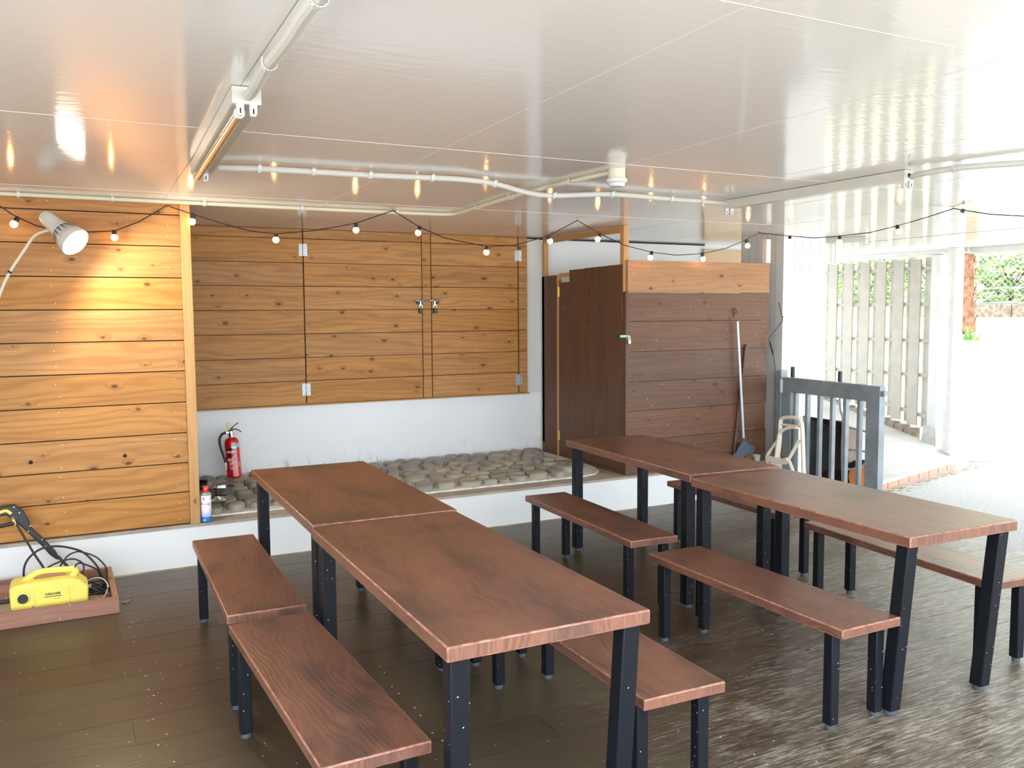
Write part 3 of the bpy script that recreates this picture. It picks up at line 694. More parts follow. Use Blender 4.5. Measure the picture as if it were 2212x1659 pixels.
conduit('pipe_run', 'thin ivory conduit pipe bending along the ceiling edge to the socket', [(x, y, zp) for x, y in pp], .0115, 'ivory',
        [((-.127, 5.603, zp), (1, 0, 0)), ((.344, 5.605, zp), (1, 0, 0)), ((.845, 5.60, zp), (1, 0, 0)), ((1.43, 5.60, zp), (1, 0, 0)), ((2.05, 5.575, zp), (1, 0, 0)), ((2.41, 5.1, zp), (0, 1, 0)), ((2.375, 4.567, zp), (0, 1, 0)), ((2.37, 3.9, zp), (0, 1, 0))])
zc = ZC - .022
def CZ(x): return zc - (.018 if 2.1 < x < 2.6 else 0)
cc = [(.695, 4.16), (.862, 4.113), (1.102, 4.095), (1.369, 4.08), (1.667, 4.035), (1.817, 4.02), (2.024, 4.079), (2.263, 4.18), (2.462, 4.235), (2.799, 4.17), (3.231, 4.20), (3.46, 4.20), (3.60, 4.22), (3.68, 4.23)]
conduit('cable_run', 'thick white wrapped cable clipped across the middle of the ceiling', [(x, y, CZ(x)) for x, y in cc], .014, 'wrap',
        [((x, y, CZ(x)), (1, 0, 0)) for x, y in ((.862, 4.113), (1.102, 4.095), (1.369, 4.08), (1.667, 4.035), (2.024, 4.079), (2.462, 4.235), (2.799, 4.17), (3.231, 4.20), (3.46, 4.2))], 'cable')
lc = [(.52, 1.30, ZC - .05), (.500, 1.80, ZC - .048), (.512, 2.06, ZC - .046), (.520, 2.24, ZC - .040), (.524, 2.37, ZC - .036), (.534, 2.52, ZC - .038), (.545, 2.66, ZC - .034), (.548, 2.735, ZC - .030)]
t = conduit('cable_run', 'thick wrapped cable at the top left running into the end of the lamp batten', lc, .0155, 'wrap', [((.523, 2.34, ZC - .037), (0, 1, 0)), ((.501, 1.79, ZC - .048), (0, 1, 0))], 'cable')
rc = [(3.735, 2.975, ZC - .035), (3.70, 2.90, ZC - .03), (3.73, 2.735, ZC - .024), (3.78, 2.603, ZC - .026), (3.86, 2.45, ZC - .03), (4.1, 2.0, ZC - .03)]
conduit('cable_run', 'cream wrapped cable at the right running from the lamp batten towards daylight', rc, .014, 'wrap', [((3.73, 2.735, ZC - .024), (0, 1, 0))], 'cable')

def batten(label, a, b_, tubes, w=.075):
    a = Vector((*a, 0)); c = Vector((*b_, 0)); L = (c - a).length; rz = -math.atan2(c.x - a.x, c.y - a.y)
    t = thing('fluorescent_light', label, 'light fixture', (a.x, a.y, ZC - .052), rz, 'fluorescent battens on the ceiling')
    b = MB(); b.box((-w / 2, 0, 0), (w / 2, L, .050), 1); b.lathe([(.0095, 0), (.0095, .001)], 14, T_((-.0, -.0008, .026), rx=PI / 2), 1); b.build('housing', ['fixture', 'dark'], t, bevel=.003)
    for y in (.012, L - .012):
        for x in (-.019, .019):
            s = MB(); s.prism([(-.011, 0), (-.011, -.026), (-.006, -.035), (.006, -.035), (.011, -.026), (.011, 0)], -.011, .011, Matrix.Translation((x, y, .001)) @ TXZ)
            s.box((x - .002, y - .0125, -.028), (x + .002, y + .0125, -.012), 0, 1); s.build('tube_holder', ['wplastic', 'dark'], t, bevel=.001)
    if tubes:
        s = MB(); s.tube([(-.019, .03, -.022), (-.019, L - .03, -.022)], .0155, 14); tb = s.build('tube', ['brasstube'], t); tb['label'] = 'unlit dusty yellowed tube'
        s = MB()
        for y in (.022, L - .04): s.tube([(-.019, y, -.022), (-.019, y + .02, -.022)], .0165, 14)
        s.build('end_cap', ['wplastic'], tb)
    return t
batten('ceiling batten at the left holding one yellowed unlit tube', (.545, 2.745), (.62, 4.18), True, .084)
batten('long ceiling batten at the right with no tubes fitted', (3.705, 2.96), (3.70, 4.25), False, .062)
batten('batten far away beyond the white pier, near the slatted fence', (6.62, 5.72), (6.30, 6.45), False, .06)

def socket():
    t = thing('ceiling_socket', 'round ivory and white ceiling socket between the cable runs', 'ceiling socket', (2.405, 3.54, ZC - .08))
    b = MB(); b.lathe([(.040, .032), (.040, .0795)], 28); b.build('base', ['ivory'], t)
    b = MB(); b.lathe([(.022, -.006), (.034, -.003), (.038, .002), (.039, .010), (.042, .012), (.046, .016), (.049, .018), (.049, .032), (.046, .034)], 28); b.build('cap', ['wplastic'], t)
socket()

B_ = [((-.155, 5.568, 2.048), (-.136, 5.57, 2.081)), ((.347, 5.625, 1.997), (.348, 5.625, 2.031)), ((.779, 5.648, 2.106), (.785, 5.647, 2.148)), ((1.264, 5.602, 2.011), (1.265, 5.602, 2.042)), ((1.765, 5.555, 2.085), (1.766, 5.555, 2.124)), ((2.182, 5.533, 2.081), (2.196, 5.533, 2.115)), ((2.689, 5.544, 1.967), (2.693, 5.544, 2.002)), ((3.201, 5.554, 2.06), (3.185, 5.554, 2.095)), ((3.619, 5.574, 2.088), (3.645, 5.576, 2.123)), ((4.135, 5.623, 1.966), (4.149, 5.624, 2.009)), ((4.697, 5.676, 1.971), (4.686, 5.675, 2.015)), ((5.208, 5.724, 2.096), (5.19, 5.722, 2.142)), ((5.371, 5.406, 2.116), (5.371, 5.412, 2.154)), ((5.357, 4.885, 2.074), (5.357, 4.882, 2.112)), ((5.342, 4.338, 2.105), (5.342, 4.355, 2.142)), ((5.334, 3.857, 2.173), (5.336, 3.839, 2.201))]
C_ = [(-.7, 5.52, 2.2), (-.45, 5.53, 2.19), (-.216, 5.561, 2.141), (-.174, 5.566, 2.109), (-.135, 5.57, 2.084), (-.044, 5.581, 2.043), (.092, 5.596, 2.019), (.21, 5.61, 2.022), (.348, 5.625, 2.034), (.482, 5.641, 2.093), (.64, 5.659, 2.197), (.785, 5.647, 2.15), (.95, 5.632, 2.101), (1.111, 5.617, 2.061), (1.265, 5.602, 2.048), (1.504, 5.58, 2.075), (1.766, 5.555, 2.129), (2.009, 5.532, 2.218), (2.196, 5.533, 2.118), (2.372, 5.537, 2.054), (2.693, 5.544, 2.005), (2.905, 5.548, 2.021), (3.185, 5.554, 2.095), (3.433, 5.559, 2.217), (3.645, 5.576, 2.126), (3.88, 5.599, 2.053), (4.149, 5.624, 2.009), (4.4, 5.648, 1.995), (4.686, 5.675, 2.015), (4.963, 5.701, 2.069), (5.19, 5.722, 2.146), (5.345, 5.737, 2.21), (5.371, 5.412, 2.158), (5.364, 5.137, 2.122), (5.357, 4.882, 2.116), (5.349, 4.591, 2.119), (5.342, 4.355, 2.145), (5.336, 4.119, 2.18), (5.33, 3.906, 2.219), (5.336, 3.839, 2.201), (5.354, 3.66, 2.157), (5.375, 3.453, 2.126), (5.42, 3.0, 2.12), (5.5, 2.3, 2.2)]
def strings():
    t = thing('string_lights', 'black festoon cable with round warm bulbs looped across the room', 'string lights', (0, 5.6, 2.0))
    o = Vector((0, 5.6, 2.0))
    b = MB(); b.tube([Vector(p) - o for p in C_], .0034, 6)
    for p in ((.64, 5.659), (2.009, 5.532), (3.433, 5.559), (5.345, 5.737), (5.33, 3.906)):
        b.tube([Vector((*p, 2.214)) - o, Vector((*p, ZC - .001)) - o], .003, 6)
    b.build('cable', ['black'], t, smooth=50)
    for c, q in B_:
        c, q = Vector(c) - o, Vector(q) - o; d = (c - q).normalized()
        s = MB(); s.lathe([(.010, -.008), (.0125, -.004), (.0125, .006), (.0135, .008), (.0135, .022), (.012, .024)], 14, along(q, d)); so_ = s.build('bulb_socket', ['black'], t)
        T = along(c, d)
        s = MB(); s.lathe([(.009, -.024), (.013, -.018)] + [(.021 * math.sin(a), -.021 * math.cos(a)) for a in [PI * k / 9 for k in range(3, 9)]] + [(.001, .021)], 18, T); g = s.build('bulb', ['globe'], so_, smooth=80)
        s = MB(); s.lathe([(.002, -.012), (.006, -.006), (.0065, .002), (.003, .009)], 8, T); s.build('filament', ['filament'], so_)
strings()

# ------------------------------------------------------------ clamp spotlight by the boards
def spot():
    P = Vector((.0, 5.46, 2.02)); a = Vector((.0, 5.50, 2.085)); f = Vector((.137, 5.385, 1.945))
    d = (f - a).normalized()
    t = thing('spotlight', 'lit white reflector spotlight in a rubber holder by the honey cedar boards', 'spotlight', a)
    T = along((0, 0, 0), d); L = (f - a).length
    b = MB(); b.lathe([(.022, -.02), (.034, -.012), (.040, .004), (.044, .05), (.048, .095), (.052, .108), (.054, .112), (.053, .124)], 28, T); b.build('holder', ['fixture'], t)
    b = MB(); b.lathe([(.048, .118), (.052, .13), (.064, .16), (.079, .19), (.083, .203), (.083, L), (.080, L + .002)], 32, T)
    b.build('lamp_shell', ['fixture'], t)
    b = MB()
    for k in range(16):
        an = 2 * PI * k / 16
        for s_ in (0,):
            p = [T @ Vector((r_ * math.cos(an + o_), r_ * math.sin(an + o_), z)) for r_, z, o_ in ((.0555, .126, -.12), (.0555, .126, .12), (.075, .176, 0))]
            q = [v * 1.0 + (v - T @ Vector((0, 0, (T.inverted() @ v).z))).normalized() * .0025 for v in p]
            b.face(p, None, 0); b.face(q[::-1], None, 0)
            b.face([q[0], q[1], q[2]], None, 0)
            for i in range(3): b.face([p[i], p[(i + 1) % 3], q[(i + 1) % 3], q[i]], None, 0)
    b.build('shell_ribs', ['steel'], t, smooth=0)
    b = MB(); b.lathe([(.079, L + .0025), (.072, L + .010), (.05, L + .018), (.001, L + .022)], 32, T); b.build('lens', ['lamp'], t)
    b = MB(); b.tube([p - a for p in spline([a + d * .06 + Vector((-.02, 0, -.035)), Vector((-.055, 5.51, 1.985)), Vector((-.115, 5.54, 1.90)), Vector((-.185, 5.57, 1.79)), Vector((-.235, 5.585, 1.68)), Vector((-.30, 5.60, 1.50)), Vector((-.40, 5.63, 1.30)), Vector((-.42, 5.70, 1.25))], 5)], .0085, 10); b.build('arm', ['ivory'], t)
    b = MB(); b.tube([Vector((-.183, 5.5695, 1.794)) - a, Vector((-.189, 5.571, 1.783)) - a], .0105, 10); b.build('cable_tie', ['black'], t)
    ld = D.lights.new('spot_lamp', 'SPOT'); ld.energy = 18; ld.color = (1, .84, .62); ld.spot_size = math.radians(168); ld.spot_blend = .5; ld.shadow_soft_size = .05
    lo = D.objects.new('spot_lamp', ld); COL.objects.link(lo); lo.parent = t
    lo.location = d * (L + .05); lo.rotation_euler = (-(d + Vector((0, .45, .12)))).to_track_quat('Z', 'Y').to_euler()
spot()

# ------------------------------------------------------------ objects on the platform
def extinguisher():
    t = thing('fire_extinguisher', 'red fire extinguisher with black hose standing on the stones', 'fire extinguisher', (1.20, 6.93, .312), -.10)
    tilt = Matrix.Rotation(math.radians(-3), 4, 'Y')
    b = MB(); b.lathe([(.052, 0), (.057, .006), (.057, .014), (.055, .02), (.055, .262), (.052, .28), (.042, .296), (.024, .305), (.018, .307)], 32, tilt); b.build('cylinder', ['red'], t)
    b = MB(); b.lathe([(.019, .306), (.019, .318), (.023, .320), (.023, .334), (.017, .336), (.015, .352)], 20, tilt); b.box((-.035, -.009, .336), (.012, .009, .352), T=tilt); b.build('valve', ['chrome'], t, bevel=.001)
    b = MB(); b.box((-.018, -.011, .350), (.016, .011, .374), T=tilt)
    b.tube([tilt @ p for p in spline([(.0, 0, .362), (.03, 0, .364), (.055, 0, .356), (.078, 0, .337)], 5)], .0065, 8, flat=.6)
    b.build('carry_handle', ['black'], t, bevel=.002)
    b = MB(); b.tube([tilt @ p for p in spline([(.005, 0, .372), (.02, 0, .385), (.045, 0, .402), (.062, 0, .41)], 5)], .006, 8, flat=.6); b.build('lever', ['black'], t)
    b = MB(); b.tube([tilt @ Vector((-.012 + .0145 * math.cos(k * PI / 8), -.004, .402 + .0145 * math.sin(k * PI / 8))) for k in range(16)], .0032, 6, closed=True); b.box((-.018, -.013, .366), (-.003, -.002, .39), T=tilt); b.build('safety_pin', ['ystick'], t)
    b = MB(); b.tube([tilt @ p for p in spline([(-.034, -.002, .344), (-.065, -.004, .334), (-.085, -.01, .30), (-.085, -.015, .25), (-.072, -.02, .19), (-.061, -.025, .14), (-.06, -.028, .115)], 6)], .0095, 10); h = b.build('hose', ['rubber'], t)
    b = MB(); b.lathe([(.011, 0), (.011, .018), (.009, .02), (.007, .055)], 12, tilt @ along((-.06, -.028, .120), (.02, -.01, -1))); b.build('nozzle', ['wplastic'], h)
    # curved label pieces on the cylinder front (facing -y)
    def patch(a0, z0, ra, rz_, mat, name, R=.0556, n=20, ell=True):
        b = MB(); pts = []
        for k in range(n):
            q = 2 * PI * k / n; da = ra * math.cos(q) / R; zz = z0 + rz_ * math.sin(q); an = -PI / 2 + a0 + da
            pts.append(tilt @ Vector((R * math.cos(an), R * math.sin(an), zz)))
        b.face(pts, None, 0)
        c = tilt @ Vector((R * math.cos(-PI / 2 + a0), R * math.sin(-PI / 2 + a0), z0))
        b = MB()
        for k in range(n): b.face([c, pts[k], pts[(k + 1) % n]], None, 0)
        b.build(name, [mat], t, smooth=0)
    patch(-.35, .196, .034, .034, 'label_black', 'round_label')
    patch(.18, .240, .019, .019, 'holo', 'round_sticker'); patch(.86, .243, .019, .019, 'holo', 'round_sticker')
    patch(-.62, .14, .010, .010, 'text_white', 'class_mark'); patch(-.24, .14, .010, .010, 'ystick', 'class_mark'); patch(.22, .14, .010, .010, 'blue', 'class_mark'); patch(.30, .085, .006, .006, 'ystick', 'class_mark')
    def curved_text(body, size, a0, z0, mat, bold=0):
        o = text('lettering', body, size, TXZ, mat, t, .0002, 'CENTER', bold)
        for v in o.data.vertices:
            x, y, z = v.co; an = -PI / 2 + a0 + x / .0562; R = .0562 - y
            v.co = tilt @ Vector((R * math.cos(an), R * math.sin(an), z + z0))
    curved_text('HATSUTA', .0165, -.33, .199, 'text_white', .0006)
    b = MB()
    for i, (a0, z, wd) in enumerate(((-.1, .122, .95), (-.15, .112, .8), (-.35, .104, .5), (-.1, .092, .9), (-.3, .082, .6), (.75, .115, .3), (.75, .104, .3), (.75, .094, .3), (.75, .084, .3), (-.1, .072, .9), (-.2, .066, .6), (.55, .14, .35))):
        n = 8; z1 = z + (.006 if i == 2 else .0026)
        for k in range(n):
            a, c = a0 - wd / 2 + wd * k / n, a0 - wd / 2 + wd * (k + (.7 if i % 2 else 1)) / n
            P = [tilt @ Vector((.0559 * math.cos(-PI / 2 + q), .0559 * math.sin(-PI / 2 + q), zz)) for q, zz in ((a, z), (c, z), (c, z1), (a, z1))]
            b.face(P, None, 0)
    b.build('print_lines', ['text_white'], t, smooth=0)
extinguisher()

def can():
    t = thing('spray_can', 'white and blue spray can with red cap at the corner of the cedar wall', 'spray can', (.812, 5.725, .2585), .25)
    b = MB(); b.lathe([(.028, 0), (.033, .004), (.033, .168), (.031, .172)], 28); b.build('can_body', ['can'], t)
    b = MB(); b.lathe([(.033, .170), (.034, .174), (.030, .184), (.019, .190)], 24); b.build('shoulder', ['steel'], t)
    b = MB(); b.lathe([(.019, .189), (.0195, .205), (.018, .222), (.015, .226)], 20); b.box((-.02, -.006, .212), (-.008, .006, .228)); b.box((.006, -.006, .208), (.022, .006, .222)); b.build('cap', ['red'], t, bevel=.001)
    def ct(body, size, a0, z0, mat, bold=0):
        o = text('lettering', body, size, TXZ, mat, t, .0002, 'CENTER', bold)
        for v in o.data.vertices:
            x, y, z = v.co; an = -PI / 2 + a0 + x / .0334; R = .0335 - y
            v.co = Vector((R * math.cos(an), R * math.sin(an), z + z0))
    ct('チール', .022, -.55, .115, 'text_red', .0008); ct('火', .02, -.75, .15, 'text_red', .0008)
    b = MB()
    for k in range(5):
        a, c = -1.0 + k * .11, -1.0 + k * .11 + .08
        b.face([Vector((.0333 * math.cos(-PI / 2 + q), .0333 * math.sin(-PI / 2 + q), zz)) for q, zz in ((a, .014), (c, .014), (c, .019), (a, .019))], None, 0)
    b.build('print_line', ['text_white'], t, smooth=0)
can()
def pans():
    t = thing('steel_pan', 'shallow steel pan lying on the stones behind the spray can', 'pan', (1.02, 6.30, .312))
    b = MB(); b.lathe([(.058, 0), (.064, .004), (.066, .045), (.069, .05), (.066, .05), (.063, .044), (.060, .006), (.001, .004)], 32); b.build('bowl', ['pot'], t)
    b = MB(); b.tube([(-.06, -.01, .04), (-.12, -.03, .043), (-.17, -.05, .045)], .006, 8, flat=.5); b.build('handle', ['black'], t)
    t = thing('black_pan', 'black pan half hidden by the corner post, beside the steel one', 'pan', (.86, 6.52, .315))
    b = MB(); b.lathe([(.06, 0), (.075, .006), (.082, .05), (.085, .055), (.081, .055), (.074, .01), (.001, .006)], 32); b.build('bowl', ['black'], t)
    b = MB()
    random.seed(3)
    n, m_ = 10, 8; P = [[(-.055 + .11 * i / n + random.uniform(-.006, .006), -.035 + .07 * j / m_ + random.uniform(-.006, .006), max(.003, .03 * math.sin(PI * i / n) * math.sin(PI * j / m_) + random.uniform(-.006, .008))) for j in range(m_ + 1)] for i in range(n + 1)]
    for i in range(n):
        for j in range(m_): b.face([P[i][j], P[i + 1][j], P[i + 1][j + 1], P[i][j + 1]], None, 0)
    o = b.build('foil_packet', ['foil'], smooth=0); o.location = (.935, 6.04, .318); tag(o, 'crumpled silvery packet on the stones behind the spray can', 'packet')
    o['kind'] = 'object'; del o['kind']
pans(); random.seed(21)

# ------------------------------------------------------------ pressure washer corner
def washer_corner():
    t = thing('wooden_tray', 'low faded wooden tray frame on the deck holding the yellow washer', 'tray', (-.40, 4.955, 0))
    X0, X1 = -.75, .655
    b = MB(); b.box((X0, 0, 0), (X1, .03, .082), 0); b.build('front_board', ['tray'], t, bevel=.002)
    b = MB(); b.box((X0, .62, 0), (X1 - .03, .65, .082), 0); b.build('back_board', ['tray'], t, bevel=.002)
    b = MB(); b.box((X1 - .03, .031, 0), (X1, .65, .082), 1); b.build('end_board', ['tray'], t, bevel=.002)
    b = MB(); b.box((X0, .031, .001), (X1 - .031, .619, .012), 0); b.build('bottom_panel', ['ledge'], t)
    b = MB(); b.box((-.02, .40, .0125), (.17, .58, .07), 0); o = b.build('wood_block', ['tray'], bevel=.002); o.location = (-.40, 4.955, 0)
    tag(o, 'short wooden block inside the tray behind the washer', 'wood block')
    # washer
    O = Vector((-.06, 5.13, .0125))
    t = thing('pressure_washer', 'yellow pressure washer with a carry handle lying in the wooden tray', 'pressure washer', O)
    poly = [(-.185, .155), (-.17, .172), (-.105, .180), (-.05, .180), (.09, .180), (.135, .166), (.178, .125), (.172, .03), (.16, .0), (-.175, .0), (-.182, .06)]
    b = MB(); b.prism(poly, -.085, .085, TXZ); b.build('body', ['yellow'], t, bevel=.022, seg=4)
    b = MB(); hp = spline([(-.135, 0, .155), (-.085, 0, .195), (-.05, 0, .210), (.01, 0, .212), (.07, 0, .208), (.115, 0, .206)], 4)
    b.tube(hp, .016, 12); b.tube([(.115, 0, .208), (.122, 0, .19), (.105, 0, .168), (.09, 0, .15)], [.017, .02, .02, .018], 12); b.build('handle', ['yellow'], t, smooth=60)
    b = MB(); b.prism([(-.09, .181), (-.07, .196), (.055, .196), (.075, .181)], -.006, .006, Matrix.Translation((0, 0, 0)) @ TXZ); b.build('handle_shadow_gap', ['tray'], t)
    b = MB(); b.prism([(-.07, .045), (-.075, .13), (-.06, .14), (.085, .14), (.09, .06), (.075, .045)], .084, .090, TXZ); b.build('front_plate', ['yellow'], t, bevel=.003)
    b = MB(); b.lathe([(.034, 0), (.031, .008), (.026, .010)], 28, T_((-.125, -.084, .108), rx=PI / 2)); b.build('dial_ring', ['yellow'], t)
    b = MB(); b.lathe([(.0235, 0), (.0235, .016), (.021, .018)], 28, T_((-.125, -.088, .108), rx=PI / 2)); b.box((-.145, -.112, .104), (-.105, -.104, .112)); b.build('dial', ['black'], t, bevel=.001)
    text('lettering', 'KÄRCHER', .0155, Matrix.Translation((.012, -.0905, .112)) @ TXZ, 'text_black', t, .0005, 'CENTER', .0006)
    b = MB(); b.box((-.028, -.0912, .0975), (.048, -.0903, .1012)); b.build('logo_bar', ['text_black'], t)
    text('lettering', 'K2 Classic', .007, Matrix.Translation((.03, -.0905, .086)) @ TXZ, 'text_black', t, .0003)
    b = MB(); b.tube([(-.085, -.0875, .062), (-.07, -.0885, .045), (-.03, -.089, .036), (.03, -.089, .034)], .0016, 6); b.tube([(.0, -.089, .03), (.08, -.0885, .036), (.11, -.087, .045)], .0016, 6); b.tube([(-.11, -.087, .03), (-.09, -.0885, .015), (-.03, -.089, .010)], .0016, 6); b.build('seam_lines', ['label_black'], t)
    for k in range(5):
        pass
    b = MB(); b.lathe([(.010, 0), (.010, .05), (.014, .052), (.014, .075)], 12, along((-.18, -.02, .085), (-1, 0, 0))); b.build('water_inlet', ['black'], t)
    b = MB(); b.lathe([(.011, 0), (.011, .028)], 14, along((-.178, -.05, .03), (-1, 0, -.05))); b.lathe([(.0125, .028), (.0125, .11)], 14, along((-.178, -.05, .03), (-1, 0, -.05)), 1); b.build('outlet_nozzle', ['black', 'orange'], t)
    # gun
    O = Vector((-.1, 5.60, .2))
    t = thing('spray_gun', 'black spray gun with yellow trigger leaning on the white platform', 'spray gun', O)
    prof = [(-.33, .50), (-.293, .496), (-.225, .504), (-.181, .462), (-.154, .40), (-.147, .364), (-.097, .304), (-.032, .215), (-.007, .162), (-.029, .165), (-.059, .194), (-.1, .254), (-.173, .348), (-.213, .397), (-.261, .446), (-.33, .44)]
    b = MB(); b.prism([(x - O.x, z - O.z) for x, z in prof], -.016, .016, TXZ); b.build('gun_body', ['black'], t, bevel=.006, seg=3)
    b = MB(); b.tube([Vector((-.02, 5.595, .18)) - O, Vector((.06, 5.56, .076)) - O], .0085, 10); b.tube([Vector((.055, 5.562, .082)) - O, Vector((.075, 5.55, .058)) - O], .011, 10); b.build('lance', ['black'], t)
    b = MB(); b.tube([p - O for p in spline([(-.33, 5.578, .45), (-.293, 5.578, .468), (-.262, 5.578, .473), (-.24, 5.578, .455)], 5)], .009, 8); b.tube([Vector((-.232, 5.578, .423)) - O, Vector((-.222, 5.576, .39)) - O], .007, 8); b.build('trigger', ['yellow'], t)
    b = MB(); b.tube([Vector((-.33, 5.578, .385)) - O, Vector((-.225, 5.578, .402)) - O], .011, 10); b.build('grip', ['black'], t)
    b = MB()
    for x, z in ((-.2, .455), (-.15, .375), (-.16, .345), (-.095, .29), (-.08, .25), (-.225, .49), (-.235, .43)): b.lathe([(.004, 0), (.004, .002)], 8, T_(Vector((x, 5.584, z)) - O, rx=PI / 2))
    b.build('screws', ['steel'], t)
    # hose
    def loop(pts, r): return (spline(pts, 6), r)
    t = thing('hose', 'tangled black high pressure hose looping behind the yellow washer', 'hose', (0, 5.35, .0))
    O = Vector((0, 5.35, 0)); b = MB()
    for pts, r in ((((-.183, 5.37, .03), (-.187, 5.35, .143), (-.18, 5.35, .209), (-.151, 5.35, .257), (-.096, 5.35, .293), (-.021, 5.36, .295), (.058, 5.37, .268), (.113, 5.38, .232), (.166, 5.36, .166), (.195, 5.33, .103), (.19, 5.30, .05), (.15, 5.30, .03), (.1, 5.33, .03)), .006),
                   (((-.216, 5.54, .404), (-.138, 5.50, .238), (-.083, 5.46, .133), (-.07, 5.42, .04)), .0062),
                   (((-.018, 5.42, .02), (-.018, 5.40, .145), (.014, 5.40, .208), (.049, 5.41, .233), (.093, 5.42, .234), (.166, 5.40, .202), (.212, 5.37, .151), (.222, 5.35, .109), (.205, 5.33, .06), (.16, 5.30, .035), (.10, 5.36, .03)), .0045),
                   (((-.08, 5.32, .10), (-.08, 5.30, .184), (-.041, 5.30, .212), (.018, 5.31, .225), (.06, 5.32, .222), (.097, 5.31, .198), (.104, 5.30, .168), (.09, 5.29, .141), (.066, 5.29, .159), (.063, 5.30, .188), (.084, 5.31, .199), (.126, 5.33, .174), (.172, 5.34, .139), (.19, 5.35, .08)), .0045)):
        b.tube([p - O for p in spline(pts, 5)], r, 8)
    random.seed(4)
    for k in range(4):
        cx, cy = .17 + random.uniform(-.02, .01), 5.22 + k * .02
        b.tube([Vector((cx + (.045 + .01 * k * random.random()) * math.cos(a), cy + .05 * math.sin(a), .03 + .016 * k + .03 * abs(math.sin(a * 1.0 + k)))) - O for a in [2 * PI * j / 20 for j in range(20)]], .0045, 8, closed=True)
    b.build('hose_tube', ['rubber'], t, smooth=60)
    b = MB(); b.tube([p - O for p in spline([(.115, 5.25, .11), (.15, 5.22, .13), (.19, 5.20, .125), (.215, 5.17, .09), (.19, 5.12, .045), (.16, 5.09, .03)], 5)], .003, 6); o = b.build('power_cord', ['wrap'], t)
    b = MB(); b.lathe([(.010, -.02), (.012, .0), (.006, .012)], 10, along(Vector((.215, 5.165, .075)) - O, (.6, .2, .5))); b.build('plug', ['black'], t)
    b = MB(); b.lathe([(.032, .0), (.040, .03), (.034, .055), (.012, .068), (.001, .07)], 12, T_((.175, 5.34, .0125))); o = b.build('dark_pot', ['bingrey']); tag(o, 'small dark rounded pot under the tangled hose in the tray', 'pot')
    b = MB()
    random.seed(9)
    ring = [(random.uniform(.8, 1.1)) for _ in range(9)]
    for r_, z in ((1, 0), (.95, .02), (.6, .042), (.2, .052)): b.v += [(.032 * r_ * ring[k] * math.cos(2 * PI * k / 9), .024 * r_ * ring[k] * math.sin(2 * PI * k / 9), z) for k in range(9)]
    for i in range(3):
        for k in range(9): q = (k + 1) % 9; b.f.append((i * 9 + k, i * 9 + q, (i + 1) * 9 + q, (i + 1) * 9 + k)); b.uv.append([(0, 0)] * 4); b.m.append(0); b.r.append(.5)
    b.f.append(tuple(27 + k for k in range(9))); b.uv.append([(0, 0)] * 9); b.m.append(0); b.r.append(.5)
    o = b.build('stone', ['ledge'], smooth=40); o.location = (.165, 5.05, .0125); tag(o, 'single beige stone in the tray beside the yellow washer', 'stone')
washer_corner()

def leaves():
    for (x, y, a, mt, s, lab) in ((.30, 5.12, .5, 'leafp', .055, 'curled yellow-green leaf on the deck beside the tray'), (.541, 4.747, 1.0, 'leaf', .022, 'small green leaf lying on the open deck'),
                                  (2.868, 5.145, .2, 'tray', .035, 'dry tan leaf on the deck near the white platform'), (3.442, 4.615, 1.3, 'rust', .02, 'dark curled dry leaf behind the left bench of the right row'), (1.14, 5.25, .4, 'rust', .022, 'tiny brown dry leaf under the far left table')):
        b = MB(); n = 6; T = T_((0, 0, 0), rz=a)
        up = [(s * (i / n - .5), s * .28 * math.sin(PI * i / n), .003 + s * .25 * abs(i / n - .4)) for i in range(n + 1)]
        mid = [(p[0], 0, p[2] * .6) for p in up]; dn = [(p[0], -p[1], p[2]) for p in up]
        for A, Bq in ((up, mid), (mid, dn)):
            for i in range(n): b.face([T @ Vector(A[i]), T @ Vector(Bq[i]), T @ Vector(Bq[i + 1]), T @ Vector(A[i + 1])], None, 0)
        o = b.build('leaf', [mt], smooth=0); o.location = (x, y, .0); tag(o, lab, 'leaf')
        sm = o.modifiers.new('s', 'SOLIDIFY'); sm.thickness = .0008
leaves()

